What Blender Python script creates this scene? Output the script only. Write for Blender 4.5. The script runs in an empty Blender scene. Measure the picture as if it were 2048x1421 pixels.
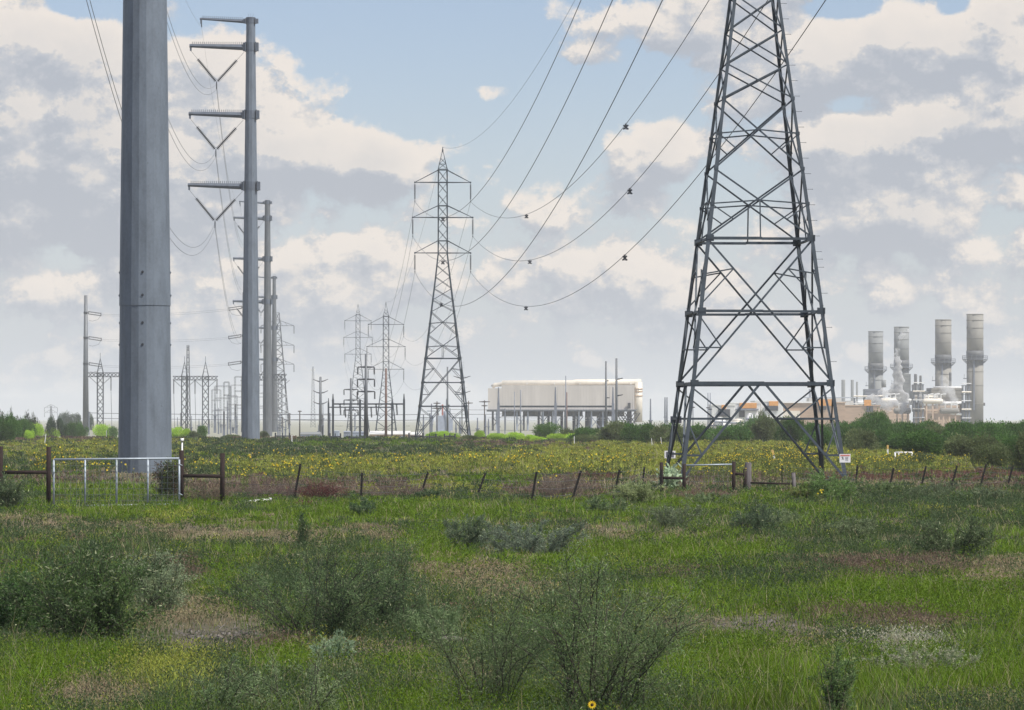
import bpy, math, random
import numpy as np
from mathutils import Vector, Matrix

# ------------------------------------------------------------------ camera, sky, sun, exposure
F = 7700.0      # focal length in pixels of a 2048 px wide frame
HY = 838.0      # row of the horizon in that frame
CH = 2.4        # camera height
sc = bpy.context.scene
cam = bpy.data.cameras.new('camera')
cam.sensor_width = 36.0
cam.lens = 36.0 * F / 2048.0
cam.shift_y = (HY - 710.5) / 2048.0
cam.clip_start = 0.5
cam.clip_end = 20000
cam_o = bpy.data.objects.new('camera', cam)
sc.collection.objects.link(cam_o)
cam_o.location = (0, 0, CH)
cam_o.rotation_euler = (math.radians(90), 0, 0)
sc.camera = cam_o
sc.view_settings.view_transform = 'Standard'
sc.view_settings.look = 'None'
sc.view_settings.exposure = 0.35
sc.view_settings.gamma = 1.0
sc.cycles.volume_bounces = 1
sc.cycles.max_bounces = 6
sc.cycles.transparent_max_bounces = 8

SUN_EL, SUN_AZ = math.radians(55), math.radians(126)     # azimuth measured from +Y towards +X
sun = bpy.data.lights.new('sun', 'SUN')
sun.energy = 4.2
sun.angle = math.radians(1.5)
sun.color = (1.0, 0.95, 0.87)
sun_o = bpy.data.objects.new('sun', sun)
sc.collection.objects.link(sun_o)
sd = Vector((math.sin(SUN_AZ) * math.cos(SUN_EL), math.cos(SUN_AZ) * math.cos(SUN_EL), math.sin(SUN_EL)))
sun_o.rotation_euler = sd.to_track_quat('Z', 'Y').to_euler()
sun_o.location = (0, 0, 80)


def sky_world():
    w = bpy.data.worlds.new('World')
    sc.world = w
    w.use_nodes = True
    nt = w.node_tree
    nt.nodes.clear()
    N, L = nt.nodes.new, nt.links.new

    # density of cloud at an (azimuth, elevation) direction, as a reusable group
    g = bpy.data.node_groups.new('cloud_density', 'ShaderNodeTree')
    g.interface.new_socket('P', in_out='INPUT', socket_type='NodeSocketVector')
    g.interface.new_socket('D', in_out='OUTPUT', socket_type='NodeSocketFloat')
    gn, gl = g.nodes.new, g.links.new
    gi, go = gn('NodeGroupInput'), gn('NodeGroupOutput')
    # banks of cloud (positive) and clear gaps (negative): direction, size, strength
    blobs = [(110, 90, 150, 70, .50), (-60, 190, 260, 130, .45), (200, 220, 90, 140, .35), (60, 330, 300, 120, .35), (455, 110, 110, 50, .36),
             (470, 200, 120, 70, .42), (620, 310, 200, 58, .62), (760, 340, 110, 50, .40), (430, 300, 120, 90, .30),
             (690, 190, 40, 40, .22), (975, 185, 85, 40, .36), (1165, 108, 60, 26, .42), (1330, 60, 120, 60, .30),
             (1310, 315, 125, 66, .62), (1400, 30, 130, 60, .25), (1720, 300, 130, 70, .60), (1900, 260, 120, 60, .35),
             (1800, 110, 200, 90, .58), (1990, 60, 80, 90, .45), (2000, 230, 90, 70, .42), (1640, 140, 80, 60, .40), (1690, 450, 110, 40, .30),
             (660, 510, 120, 60, .35), (850, 560, 150, 60, .25), (200, 580, 260, 60, .30), (1180, 560, 130, 60, .30), (1450, 520, 200, 90, .25),
             (1000, 700, 1400, 110, .14), (120, 420, 330, 200, .22), (1880, 330, 260, 260, .18), (480, 420, 260, 80, .16), (1050, 450, 260, 90, .12), (1900, 420, 200, 90, .30), (300, 440, 160, 50, .2),
             (760, 110, 210, 120, -.62), (1010, 300, 110, 110, -.30), (170, 15, 60, 30, -.75), (560, 60, 80, 70, -.30), (1080, 240, 130, 90, -.35),
             (1290, 185, 110, 55, -.50), (1700, 215, 70, 26, -.55), (1690, 18, 70, 38, -.7), (1900, 15, 30, 25, -.5),
             (1060, 60, 110, 80, -.30), (960, 470, 120, 50, -.12), (30, 20, 60, 20, -.2)]
    acc = None
    for (bx, by, rx, ry, a) in blobs:
        m = gn('ShaderNodeVectorMath'); m.operation = 'MULTIPLY_ADD'
        m.inputs[1].default_value = (F / rx, F / ry, 0)
        m.inputs[2].default_value = (-(bx - 1024) / rx, -(HY - by) / ry, 0)
        gl(gi.outputs[0], m.inputs[0])
        d = gn('ShaderNodeVectorMath'); d.operation = 'DOT_PRODUCT'
        gl(m.outputs[0], d.inputs[0]); gl(m.outputs[0], d.inputs[1])
        e = gn('ShaderNodeMath'); e.operation = 'POWER'
        e.inputs[0].default_value = 0.42
        gl(d.outputs['Value'], e.inputs[1])
        k = gn('ShaderNodeMath'); k.operation = 'MULTIPLY_ADD'
        k.inputs[1].default_value = a * (0.78 if a > 0 else 0.62)
        gl(e.outputs[0], k.inputs[0])
        if acc is None:
            k.inputs[2].default_value = 0.0
        else:
            gl(acc.outputs[0], k.inputs[2])
        acc = k
    sca = gn('ShaderNodeVectorMath'); sca.operation = 'MULTIPLY'
    sca.inputs[1].default_value = (1.0, 1.25, 1.0)
    gl(gi.outputs[0], sca.inputs[0])
    n1 = gn('ShaderNodeTexNoise'); n1.inputs['Scale'].default_value = 22; n1.inputs['Detail'].default_value = 10
    n1.inputs['Roughness'].default_value = 0.66
    gl(sca.outputs[0], n1.inputs['Vector'])
    k1 = gn('ShaderNodeMath'); k1.operation = 'MULTIPLY_ADD'
    k1.inputs[1].default_value = 1.75
    gl(n1.outputs[0], k1.inputs[0]); gl(acc.outputs[0], k1.inputs[2])
    # rounded cauliflower edges
    vo = gn('ShaderNodeTexVoronoi'); vo.feature = 'SMOOTH_F1'; vo.inputs['Scale'].default_value = 95
    vo.inputs['Smoothness'].default_value = 0.6
    dist = gn('ShaderNodeVectorMath'); dist.operation = 'MULTIPLY_ADD'
    dist.inputs[1].default_value = (.03, .03, .0)
    gl(n1.outputs['Color'], dist.inputs[0]); gl(sca.outputs[0], dist.inputs[2])
    gl(dist.outputs[0], vo.inputs['Vector'])
    k2 = gn('ShaderNodeMath'); k2.operation = 'MULTIPLY_ADD'
    k2.inputs[1].default_value = -0.30
    gl(vo.outputs['Distance'], k2.inputs[0]); gl(k1.outputs[0], k2.inputs[2])
    gl(k2.outputs[0], go.inputs[0])

    tc = N('ShaderNodeTexCoord')
    sx = N('ShaderNodeSeparateXYZ'); L(tc.outputs['Generated'], sx.inputs[0])
    az = N('ShaderNodeMath'); az.operation = 'ARCTAN2'; L(sx.outputs[0], az.inputs[0]); L(sx.outputs[1], az.inputs[1])
    el = N('ShaderNodeMath'); el.operation = 'ARCSINE'; L(sx.outputs[2], el.inputs[0])
    cb = N('ShaderNodeCombineXYZ'); L(az.outputs[0], cb.inputs[0]); L(el.outputs[0], cb.inputs[1])

    def dens(off):
        a = N('ShaderNodeVectorMath'); a.operation = 'ADD'; a.inputs[1].default_value = off
        L(cb.outputs[0], a.inputs[0])
        q = N('ShaderNodeGroup'); q.node_tree = g
        L(a.outputs[0], q.inputs[0])
        return q
    d0, d1, d2 = dens((0, 0, 0)), dens((0.0035, 0.0075, 0)), dens((0.0010, 0.0024, 0))
    mask = N('ShaderNodeMapRange'); mask.interpolation_type = 'SMOOTHSTEP'
    mask.inputs['From Min'].default_value = 0.73; mask.inputs['From Max'].default_value = 0.89
    L(d0.outputs[0], mask.inputs['Value'])
    df = N('ShaderNodeMath'); df.operation = 'SUBTRACT'; L(d0.outputs[0], df.inputs[0]); L(d1.outputs[0], df.inputs[1])
    fine = N('ShaderNodeMath'); fine.operation = 'SUBTRACT'; L(d0.outputs[0], fine.inputs[0]); L(d2.outputs[0], fine.inputs[1])
    df0 = df
    df = N('ShaderNodeMath'); df.operation = 'MULTIPLY_ADD'; df.inputs[1].default_value = 1.6; L(fine.outputs[0], df.inputs[0]); L(df0.outputs[0], df.inputs[2])
    sh = N('ShaderNodeMapRange'); sh.inputs['From Min'].default_value = -0.26; sh.inputs['From Max'].default_value = 0.26
    L(df.outputs[0], sh.inputs['Value'])
    # thick cloud is greyer
    th = N('ShaderNodeMapRange'); th.inputs['From Min'].default_value = 0.95; th.inputs['From Max'].default_value = 1.7
    th.inputs['To Min'].default_value = 0.0; th.inputs['To Max'].default_value = 0.35
    L(d0.outputs[0], th.inputs['Value'])
    s2 = N('ShaderNodeMath'); s2.operation = 'SUBTRACT'; L(sh.outputs[0], s2.inputs[0]); L(th.outputs[0], s2.inputs[1])
    cr = N('ShaderNodeValToRGB')
    cr.color_ramp.elements[0].position = 0.0; cr.color_ramp.elements[0].color = (0.49, 0.52, 0.58, 1)
    cr.color_ramp.elements[1].position = 1.0; cr.color_ramp.elements[1].color = (0.93, 0.85, 0.775, 1)
    e = cr.color_ramp.elements.new(0.42); e.color = (0.59, 0.605, 0.645, 1)
    e = cr.color_ramp.elements.new(0.68); e.color = (0.74, 0.71, 0.69, 1)
    L(s2.outputs[0], cr.inputs[0])
    sky = N('ShaderNodeTexSky'); sky.sky_type = 'NISHITA'; sky.sun_disc = False
    sky.sun_elevation = SUN_EL; sky.sun_rotation = SUN_AZ
    sky.air_density = 1.0; sky.dust_density = 0.3; sky.ozone_density = 3.0
    b1 = N('ShaderNodeBackground'); b1.inputs['Strength'].default_value = 0.083
    tint = N('ShaderNodeMix'); tint.data_type = 'RGBA'; tint.blend_type = 'MULTIPLY'; tint.inputs[0].default_value = 1.0
    tint.inputs[7].default_value = (1.08, 0.99, 1.05, 1); L(sky.outputs[0], tint.inputs[6]); L(tint.outputs[2], b1.inputs[0])
    b2 = N('ShaderNodeBackground'); b2.inputs['Strength'].default_value = 0.75
    L(cr.outputs[0], b2.inputs[0])
    mm = N('ShaderNodeMath'); mm.operation = 'MULTIPLY'; mm.inputs[1].default_value = 0.93
    L(mask.outputs[0], mm.inputs[0])
    mx = N('ShaderNodeMixShader'); L(mm.outputs[0], mx.inputs[0]); L(b1.outputs[0], mx.inputs[1]); L(b2.outputs[0], mx.inputs[2])
    # thin even veil of high cloud that thickens towards the horizon
    b3 = N('ShaderNodeBackground'); b3.inputs['Color'].default_value = (0.615, 0.68, 0.775, 1); b3.inputs['Strength'].default_value = 0.67
    ve = N('ShaderNodeMapRange'); ve.interpolation_type = 'SMOOTHSTEP'
    ve.inputs['From Min'].default_value = 0.0; ve.inputs['From Max'].default_value = 0.095
    ve.inputs['To Min'].default_value = 0.75; ve.inputs['To Max'].default_value = 0.10
    L(el.outputs[0], ve.inputs['Value'])
    m3 = N('ShaderNodeMixShader'); L(ve.outputs[0], m3.inputs[0]); L(b1.outputs[0], m3.inputs[1]); L(b3.outputs[0], m3.inputs[2])
    L(m3.outputs[0], mx.inputs[1])
    # the same veil in front of the lower clouds
    v2 = N('ShaderNodeMapRange'); v2.inputs['From Min'].default_value = 0.0; v2.inputs['From Max'].default_value = 0.034
    v2.inputs['To Min'].default_value = 0.75; v2.inputs['To Max'].default_value = 0.0
    L(el.outputs[0], v2.inputs['Value'])
    m4 = N('ShaderNodeMixShader'); L(v2.outputs[0], m4.inputs[0]); L(mx.outputs[0], m4.inputs[1]); L(b3.outputs[0], m4.inputs[2])
    ou = N('ShaderNodeOutputWorld'); L(m4.outputs[0], ou.inputs[0])
    w.cycles.sampling_method = 'MANUAL'
    w.cycles.sample_map_resolution = 512


sky_world()

# ------------------------------------------------------------------ helpers
rnd = random.Random(7)
rng = np.random.default_rng(7)
COL = sc.collection


def X(px, s): return (px - 1024.0) / s
def Y(s): return F / s
def Z(py, s): return CH + (HY - py) / s


_lat = np.random.default_rng(99).random((256, 256))


def vnoise(x, y):
    x = np.asarray(x, float); y = np.asarray(y, float)
    xi = np.floor(x).astype(int); yi = np.floor(y).astype(int)
    fx = x - xi; fy = y - yi
    fx = fx * fx * (3 - 2 * fx); fy = fy * fy * (3 - 2 * fy)
    a = _lat[xi & 255, yi & 255]; b = _lat[(xi + 1) & 255, yi & 255]
    c = _lat[xi & 255, (yi + 1) & 255]; d = _lat[(xi + 1) & 255, (yi + 1) & 255]
    return (a * (1 - fx) + b * fx) * (1 - fy) + (c * (1 - fx) + d * fx) * fy


def fbm(x, y, o=4):
    v = 0; a = .5; t = 0
    for i in range(o):
        v = v + a * vnoise(x * 2 ** i + 17.3 * i, y * 2 ** i + 5.1 * i); t += a; a *= .5
    return v / t


def gz(x, y):
    """height of the ground"""
    x = np.asarray(x, float); y = np.asarray(y, float)
    n = (fbm(x / 9.0 + 40, y / 9.0 + 40, 3) - .5) * 0.22 + (fbm(x / 1.9 + 9, y / 1.9, 2) - .5) * 0.07
    t = np.clip((y - 465) / 120.0, 0, 1); t = t * t * (3 - 2 * t)
    return n * np.clip(1.2 - y / 500, .3, 1) - 0.9 * t


def link(o, parent=None):
    COL.objects.link(o)
    if parent is not None:
        o.parent = parent
    return o


def props(o, label=None, cat=None, group=None, kind=None):
    if label: o['label'] = label
    if cat: o['category'] = cat
    if group: o['group'] = group
    if kind: o['kind'] = kind
    return o


def thing(name, label, cat, loc=(0, 0, 0), rz=0.0, group=None, scale=None):
    o = bpy.data.objects.new(name, None)
    o.empty_display_size = 0.3
    o.location = loc; o.rotation_euler = (0, 0, rz)
    if scale: o.scale = scale
    link(o)
    return props(o, label, cat, group)


def copy_tree(o, parent=None):
    c = o.copy(); link(c, parent)
    for ch in list(o.children):
        copy_tree(ch, c)
    return c


class MB:
    def __init__(s): s.v = []; s.f = []

    def add(s, vs, fs):
        b = len(s.v); s.v += [tuple(p) for p in vs]; s.f += [tuple(i + b for i in f) for f in fs]
        return s

    def box(s, c, sz, rz=0.0):
        x, y, z = (d / 2 for d in sz); cs, sn = math.cos(rz), math.sin(rz)
        vs = []
        for dz in (-z, z):
            for dx, dy in ((-x, -y), (x, -y), (x, y), (-x, y)):
                vs.append((c[0] + dx * cs - dy * sn, c[1] + dx * sn + dy * cs, c[2] + dz))
        return s.add(vs, [(3, 2, 1, 0), (4, 5, 6, 7), (0, 1, 5, 4), (1, 2, 6, 5), (2, 3, 7, 6), (3, 0, 4, 7)])

    def frame(s, p, q, up=None):
        p, q = Vector(p), Vector(q); d = (q - p)
        if d.length < 1e-9: d = Vector((0, 0, 1e-6))
        d.normalize()
        u = Vector(up) if up is not None else (Vector((0, 0, 1)) if abs(d.z) < .93 else Vector((0, 1, 0)))
        a = d.cross(u); a.normalize(); b = a.cross(d)
        return p, q, a, b

    def bar(s, p, q, w, h=None, up=None):
        h = h or w
        p, q, a, b = s.frame(p, q, up)
        vs = [e + a * i * w / 2 + b * j * h / 2 for e in (p, q) for i, j in ((-1, -1), (1, -1), (1, 1), (-1, 1))]
        return s.add(vs, [(0, 1, 2, 3), (7, 6, 5, 4), (0, 4, 5, 1), (1, 5, 6, 2), (2, 6, 7, 3), (3, 7, 4, 0)])

    def angle(s, p, q, w, t, da, db):
        """L-section; da, db: directions of the two flanges from the corner"""
        p, q = Vector(p), Vector(q); da, db = Vector(da), Vector(db)
        w *= .93
        prof = [(0, 0), (w, 0), (w, t), (t, t), (t, w), (0, w)]
        vs = [e + da * i + db * j for e in (p, q) for i, j in prof]
        n = 6
        fs = [(0, 1, 2, 3), (0, 3, 4, 5), (9, 8, 7, 6), (11, 10, 9, 6)] + [(i, i + n, (i + 1) % n + n, (i + 1) % n) for i in range(n)]
        return s.add(vs, fs)

    def tube(s, pts, r, n=6, cap=True, flat=0.0):
        pts = [Vector(p) for p in pts]
        rs = r if hasattr(r, '__len__') else [r] * len(pts)
        b0 = len(s.v); prev = None
        for i, p in enumerate(pts):
            d = (pts[min(i + 1, len(pts) - 1)] - pts[max(i - 1, 0)])
            if d.length < 1e-9: d = Vector((0, 0, 1))
            d.normalize()
            if prev is None:
                u = Vector((0, 0, 1)) if abs(d.z) < .9 else Vector((0, 1, 0))
                a = d.cross(u).normalized()
            else:
                a = (prev - d * prev.dot(d)).normalized()
            prev = a; b = d.cross(a)
            for k in range(n):
                t = 2 * math.pi * (k + flat) / n
                s.v.append(tuple(p + a * math.cos(t) * rs[i] + b * math.sin(t) * rs[i]))
        for i in range(len(pts) - 1):
            for k in range(n):
                a0 = b0 + i * n + k; a1 = b0 + i * n + (k + 1) % n
                s.f.append((a0, a1, a1 + n, a0 + n))
        if cap:
            s.f.append(tuple(b0 + k for k in reversed(range(n))))
            e = b0 + (len(pts) - 1) * n
            s.f.append(tuple(e + k for k in range(n)))
        return s

    def rev(s, p, q, prof, n=10):
        """surface of revolution: prof = [(t along pq 0..1, radius)]"""
        p, q = Vector(p), Vector(q)
        return s.tube([p + (q - p) * t for t, r in prof], [r for t, r in prof], n) if len(set(t for t, r in prof)) == len(prof) else s._rev(p, q, prof, n)

    def _rev(s, p, q, prof, n):
        p, q, a, b = s.frame(p, q); b0 = len(s.v)
        for t, r in prof:
            c = p + (q - p) * t
            for k in range(n):
                th = 2 * math.pi * k / n
                s.v.append(tuple(c + a * math.cos(th) * r + b * math.sin(th) * r))
        for i in range(len(prof) - 1):
            for k in range(n):
                a0 = b0 + i * n + k; a1 = b0 + i * n + (k + 1) % n
                s.f.append((a0, a0 + n, a1 + n, a1))
        s.f.append(tuple(b0 + k for k in range(n)))
        e = b0 + (len(prof) - 1) * n
        s.f.append(tuple(e + k for k in reversed(range(n))))
        return s

    def build(s, name, mat, parent=None, smooth=False):
        me = bpy.data.meshes.new(name)
        me.from_pydata(s.v, [], s.f)
        me.materials.append(mat)
        if smooth: me.shade_smooth()
        me.update()
        o = bpy.data.objects.new(name, me)
        return link(o, parent)


def np_mesh(name, V, k, mat, C=None, parent=None):
    """V: (nfaces*k, 3) unshared face corners, C: (nfaces*k,3) colours"""
    V = np.ascontiguousarray(V, np.float32); n = len(V); nf = n // k
    me = bpy.data.meshes.new(name)
    me.vertices.add(n); me.vertices.foreach_set('co', V.ravel())
    me.loops.add(n); me.loops.foreach_set('vertex_index', np.arange(n, dtype=np.int32))
    me.polygons.add(nf)
    me.polygons.foreach_set('loop_start', np.arange(0, n, k, dtype=np.int32))
    me.polygons.foreach_set('loop_total', np.full(nf, k, np.int32))
    me.update(calc_edges=True)
    if C is not None:
        ca = me.color_attributes.new('Col', 'FLOAT_COLOR', 'POINT')
        ca.data.foreach_set('color', np.hstack([np.clip(C, 0, 1), np.ones((n, 1))]).astype(np.float32).ravel())
    me.materials.append(mat)
    o = bpy.data.objects.new(name, me)
    return link(o, parent)


# ------------------------------------------------------------------ materials
def mat_base(name):
    m = bpy.data.materials.new(name); m.use_nodes = True
    nt = m.node_tree
    return m, nt, nt.nodes['Principled BSDF']


def mat(name, col, rough=.6, metal=0.0, var=.15, scale=3.0, stretch=(1, 1, 1), col2=None, bump=0.0, spec=.4):
    m, nt, p = mat_base(name)
    N, L = nt.nodes.new, nt.links.new
    p.inputs['Roughness'].default_value = rough; p.inputs['Metallic'].default_value = metal
    p.inputs['Specular IOR Level'].default_value = spec
    tc = N('ShaderNodeTexCoord'); mp = N('ShaderNodeMapping'); mp.inputs['Scale'].default_value = stretch
    L(tc.outputs['Object'], mp.inputs[0])
    n = N('ShaderNodeTexNoise'); n.inputs['Scale'].default_value = scale; n.inputs['Detail'].default_value = 6
    n.inputs['Roughness'].default_value = .62
    L(mp.outputs[0], n.inputs['Vector'])
    r = N('ShaderNodeValToRGB')
    c = np.array(col); a = c * (1 - var); b = np.array(col2) if col2 is not None else np.minimum(c * (1 + var), 1)
    r.color_ramp.elements[0].position = .32; r.color_ramp.elements[0].color = (*a, 1)
    r.color_ramp.elements[1].position = .68; r.color_ramp.elements[1].color = (*b, 1)
    L(n.outputs[0], r.inputs[0]); L(r.outputs[0], p.inputs['Base Color'])
    if bump:
        bp = N('ShaderNodeBump'); bp.inputs['Strength'].default_value = bump; L(n.outputs[0], bp.inputs['Height']); L(bp.outputs[0], p.inputs['Normal'])
    return m


def leaf_mat(name, trans=.35, rough=.6, spec=.15):
    m, nt, p = mat_base(name)
    N, L = nt.nodes.new, nt.links.new
    a = N('ShaderNodeVertexColor'); a.layer_name = 'Col'
    oi = N('ShaderNodeObjectInfo')
    hs = N('ShaderNodeHueSaturation')
    mr = N('ShaderNodeMapRange'); mr.inputs['To Min'].default_value = .85; mr.inputs['To Max'].default_value = 1.15
    L(oi.outputs['Random'], mr.inputs['Value']); L(mr.outputs[0], hs.inputs['Value']); L(a.outputs[0], hs.inputs['Color'])
    L(hs.outputs[0], p.inputs['Base Color'])
    p.inputs['Roughness'].default_value = rough; p.inputs['Specular IOR Level'].default_value = spec
    t = N('ShaderNodeBsdfTranslucent'); L(hs.outputs[0], t.inputs[0])
    mx = N('ShaderNodeMixShader'); mx.inputs[0].default_value = trans
    L(p.outputs[0], mx.inputs[1]); L(t.outputs[0], mx.inputs[2])
    L(mx.outputs[0], nt.nodes['Material Output'].inputs[0])
    return m


def galv(name, col, streak=True):
    """weathered galvanised plate: spangle, vertical run marks, dark scuffs"""
    m, nt, p = mat_base(name)
    N, L = nt.nodes.new, nt.links.new
    p.inputs['Metallic'].default_value = .25; p.inputs['Roughness'].default_value = .55
    tc = N('ShaderNodeTexCoord')
    def noise(sc_, st, det=6, ro=.6):
        mp = N('ShaderNodeMapping'); mp.inputs['Scale'].default_value = st; L(tc.outputs['Object'], mp.inputs[0])
        n = N('ShaderNodeTexNoise'); n.inputs['Scale'].default_value = sc_; n.inputs['Detail'].default_value = det
        n.inputs['Roughness'].default_value = ro; L(mp.outputs[0], n.inputs['Vector']); return n
    a = noise(2.2, (1, 1, .22)); b = noise(9, (1, 1, .8), 5, .75); c = noise(1.1, (1.2, 1.2, .6), 5)
    ad = N('ShaderNodeMath'); ad.operation = 'MULTIPLY_ADD'; ad.inputs[1].default_value = .55; L(a.outputs[0], ad.inputs[0])
    m2 = N('ShaderNodeMath'); m2.operation = 'MULTIPLY'; m2.inputs[1].default_value = .35; L(b.outputs[0], m2.inputs[0]); L(m2.outputs[0], ad.inputs[2])
    ad2 = N('ShaderNodeMath'); ad2.operation = 'MULTIPLY_ADD'; ad2.inputs[1].default_value = .3; L(c.outputs[0], ad2.inputs[0]); L(ad.outputs[0], ad2.inputs[2])
    r = N('ShaderNodeValToRGB'); cc = np.array(col)
    r.color_ramp.elements[0].position = .38; r.color_ramp.elements[0].color = (*(cc * .74), 1)
    r.color_ramp.elements[1].position = .68; r.color_ramp.elements[1].color = (*np.minimum(cc * 1.26, 1), 1)
    L(ad2.outputs[0], r.inputs[0])
    # scattered dark scuffs and drip marks
    d = noise(5.5, (1, 1, .55), 8, .72)
    th = N('ShaderNodeMapRange'); th.inputs['From Min'].default_value = .655; th.inputs['From Max'].default_value = .70; th.inputs['To Max'].default_value = .75
    L(d.outputs[0], th.inputs['Value'])
    mx = N('ShaderNodeMix'); mx.data_type = 'RGBA'; mx.inputs[7].default_value = (*(cc * .35), 1)
    L(th.outputs[0], mx.inputs[0]); L(r.outputs[0], mx.inputs[6]); L(mx.outputs[2], p.inputs['Base Color'])
    return m


M = {
    'galv': galv('galvanised_plate', (.145, .172, .205)),
    'galv_far': galv('galvanised_plate_aged', (.12, .13, .14)),
    'lattice': mat('lattice_steel', (.060, .076, .092), .55, .2, .25, 2.5),
    'lattice_far': mat('aged_lattice_steel', (.06, .07, .08), .6, .2, .2, 1.5),
    'insul': mat('insulator_glaze', (.055, .06, .068), .35, 0, .2, 8),
    'arm': galv('arm_steel', (.11, .13, .16)),
    'wire': mat('aluminium_wire', (.09, .10, .115), .5, .5, .1, 2),
    'rust': mat('rusted_pipe', (.020, .010, .008), .85, 0, .4, 9, bump=.2),
    'gate': mat('galvanised_gate_tube', (.36, .41, .46), .5, .2, .12, 7),
    'mesh': mat('gate_wire_mesh', (.16, .18, .19), .5, .4, .1, 7),
    'tpost': mat('dark_green_post_paint', (.012, .010, .009), .8, 0, .35, 12),
    'wood': mat('weathered_post_wood', (.14, .125, .125), .9, 0, .35, 6, (6, 6, .8), bump=.5),
    'wood_dark': mat('creosoted_pole_wood', (.085, .075, .07), .9, 0, .3, 4, (4, 4, .5)),
    'wood_red': mat('reddish_pole_steel', (.16, .10, .08), .8, 0, .25, 2),
    'white': mat('white_paint', (.80, .80, .78), .5, 0, .06, 3),
    'pvc': mat('white_pvc', (.78, .78, .75), .4, 0, .05, 5),
    'orange': mat('orange_paint', (.66, .30, .07), .6, 0, .15, 1.2),
    'tip': mat('faded_yellow_orange_paint', (.62, .42, .13), .7, 0, .15, 9),
    'panel': mat('pale_metal_cladding', (.55, .515, .475), .65, 0, .10, .35, (1, 1, .2)),
    'cream': mat('cream_insulated_duct', (.74, .68, .58), .5, .1, .08, .8),
    'tan': mat('tan_metal_casing', (.52, .38, .27), .7, 0, .14, .4, (.4, .4, 3)),
    'stack': mat('stack_steel', (.22, .23, .23), .85, 0, .10, .5, (1, 1, .4)),
    'stack_warm': mat('warm_stack_steel', (.25, .24, .215), .85, 0, .10, .5, (1, 1, .4)),
    'silencer': mat('dark_silencer_band', (.12, .125, .13), .65, .1, .15, .8),
    'dark': mat('dark_steel', (.05, .055, .065), .6, .2, .2, 2),
    'midsteel': mat('grey_structural_steel', (.20, .22, .26), .6, .2, .15, 1),
    'equip': mat('grey_equipment_paint', (.36, .40, .47), .5, .1, .1, 1.5),
    'rustpipe': mat('red_lead_paint', (.38, .10, .07), .6, 0, .2, 2),
    'box_roof': mat('pale_sheet_roof', (.74, .73, .69), .5, .1, .05, .8),
    'bark': mat('dark_thorny_bark', (.055, .045, .038), .9, 0, .35, 20),
    'bark_grey': mat('pale_grey_bark', (.14, .12, .10), .9, 0, .3, 15),
    'sign_white': mat('sign_enamel', (.84, .82, .82), .35, 0, .03, 5),
    'sign_back': mat('bare_sign_back', (.22, .22, .26), .5, .5, .1, 6),
    'sign_red': mat('faded_red_print', (.62, .22, .20), .5, 0, .1, 20),
    'sign_black': mat('black_print', (.03, .03, .05), .5, 0, .1, 20),
    'petal': mat('sunflower_petal', (.85, .58, .02), .6, 0, .12, 30),
    'disc': mat('sunflower_disc', (.09, .05, .015), .9, 0, .3, 60),
    'stalk': mat('green_stalk', (.10, .16, .05), .7, 0, .2, 20),
    'debris': mat('bleached_wood', (.16, .145, .13), .9, 0, .25, 8),
    'leaf': leaf_mat('foliage_leaves', .45),
    'grass': leaf_mat('grass_blades', .30),
    'flower': leaf_mat('flower_petals', .25),
}


def ground_mat():
    m, nt, p = mat_base('field_soil')
    N, L = nt.nodes.new, nt.links.new
    p.inputs['Roughness'].default_value = .95; p.inputs['Specular IOR Level'].default_value = .1
    g = N('ShaderNodeNewGeometry')
    def nz(scale, det=5):
        n = N('ShaderNodeTexNoise'); n.inputs['Scale'].default_value = scale; n.inputs['Detail'].default_value = det
        L(g.outputs['Position'], n.inputs['Vector']); return n
    a, b, c = nz(.35), nz(2.8), nz(.05)
    r = N('ShaderNodeValToRGB')
    r.color_ramp.elements[0].position = .36; r.color_ramp.elements[0].color = (.075, .085, .035, 1)
    r.color_ramp.elements[1].position = .66; r.color_ramp.elements[1].color = (.19, .155, .105, 1)
    L(a.outputs[0], r.inputs[0])
    r2 = N('ShaderNodeValToRGB')
    r2.color_ramp.elements[0].position = .3; r2.color_ramp.elements[0].color = (.028, .023, .020, 1)
    r2.color_ramp.elements[1].position = .75; r2.color_ramp.elements[1].color = (.15, .128, .105, 1)
    L(b.outputs[0], r2.inputs[0])
    mx = N('ShaderNodeMix'); mx.data_type = 'RGBA'; mx.inputs[0].default_value = .5
    L(r.outputs[0], mx.inputs[6]); L(r2.outputs[0], mx.inputs[7])
    # pale gravel of the yard beyond the crest of the field
    sp = N('ShaderNodeSeparateXYZ'); L(g.outputs['Position'], sp.inputs[0])
    yd = N('ShaderNodeMapRange'); yd.inputs['From Min'].default_value = 545; yd.inputs['From Max'].default_value = 575; L(sp.outputs[1], yd.inputs['Value'])
    m2 = N('ShaderNodeMix'); m2.data_type = 'RGBA'; m2.inputs[7].default_value = (.30, .30, .24, 1)
    L(yd.outputs[0], m2.inputs[0]); L(mx.outputs[2], m2.inputs[6]); L(m2.outputs[2], p.inputs['Base Color'])
    bp = N('ShaderNodeBump'); bp.inputs['Strength'].default_value = .6; bp.inputs['Distance'].default_value = .05
    L(b.outputs[0], bp.inputs['Height']); L(bp.outputs[0], p.inputs['Normal'])
    return m


M['ground'] = ground_mat()

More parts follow.
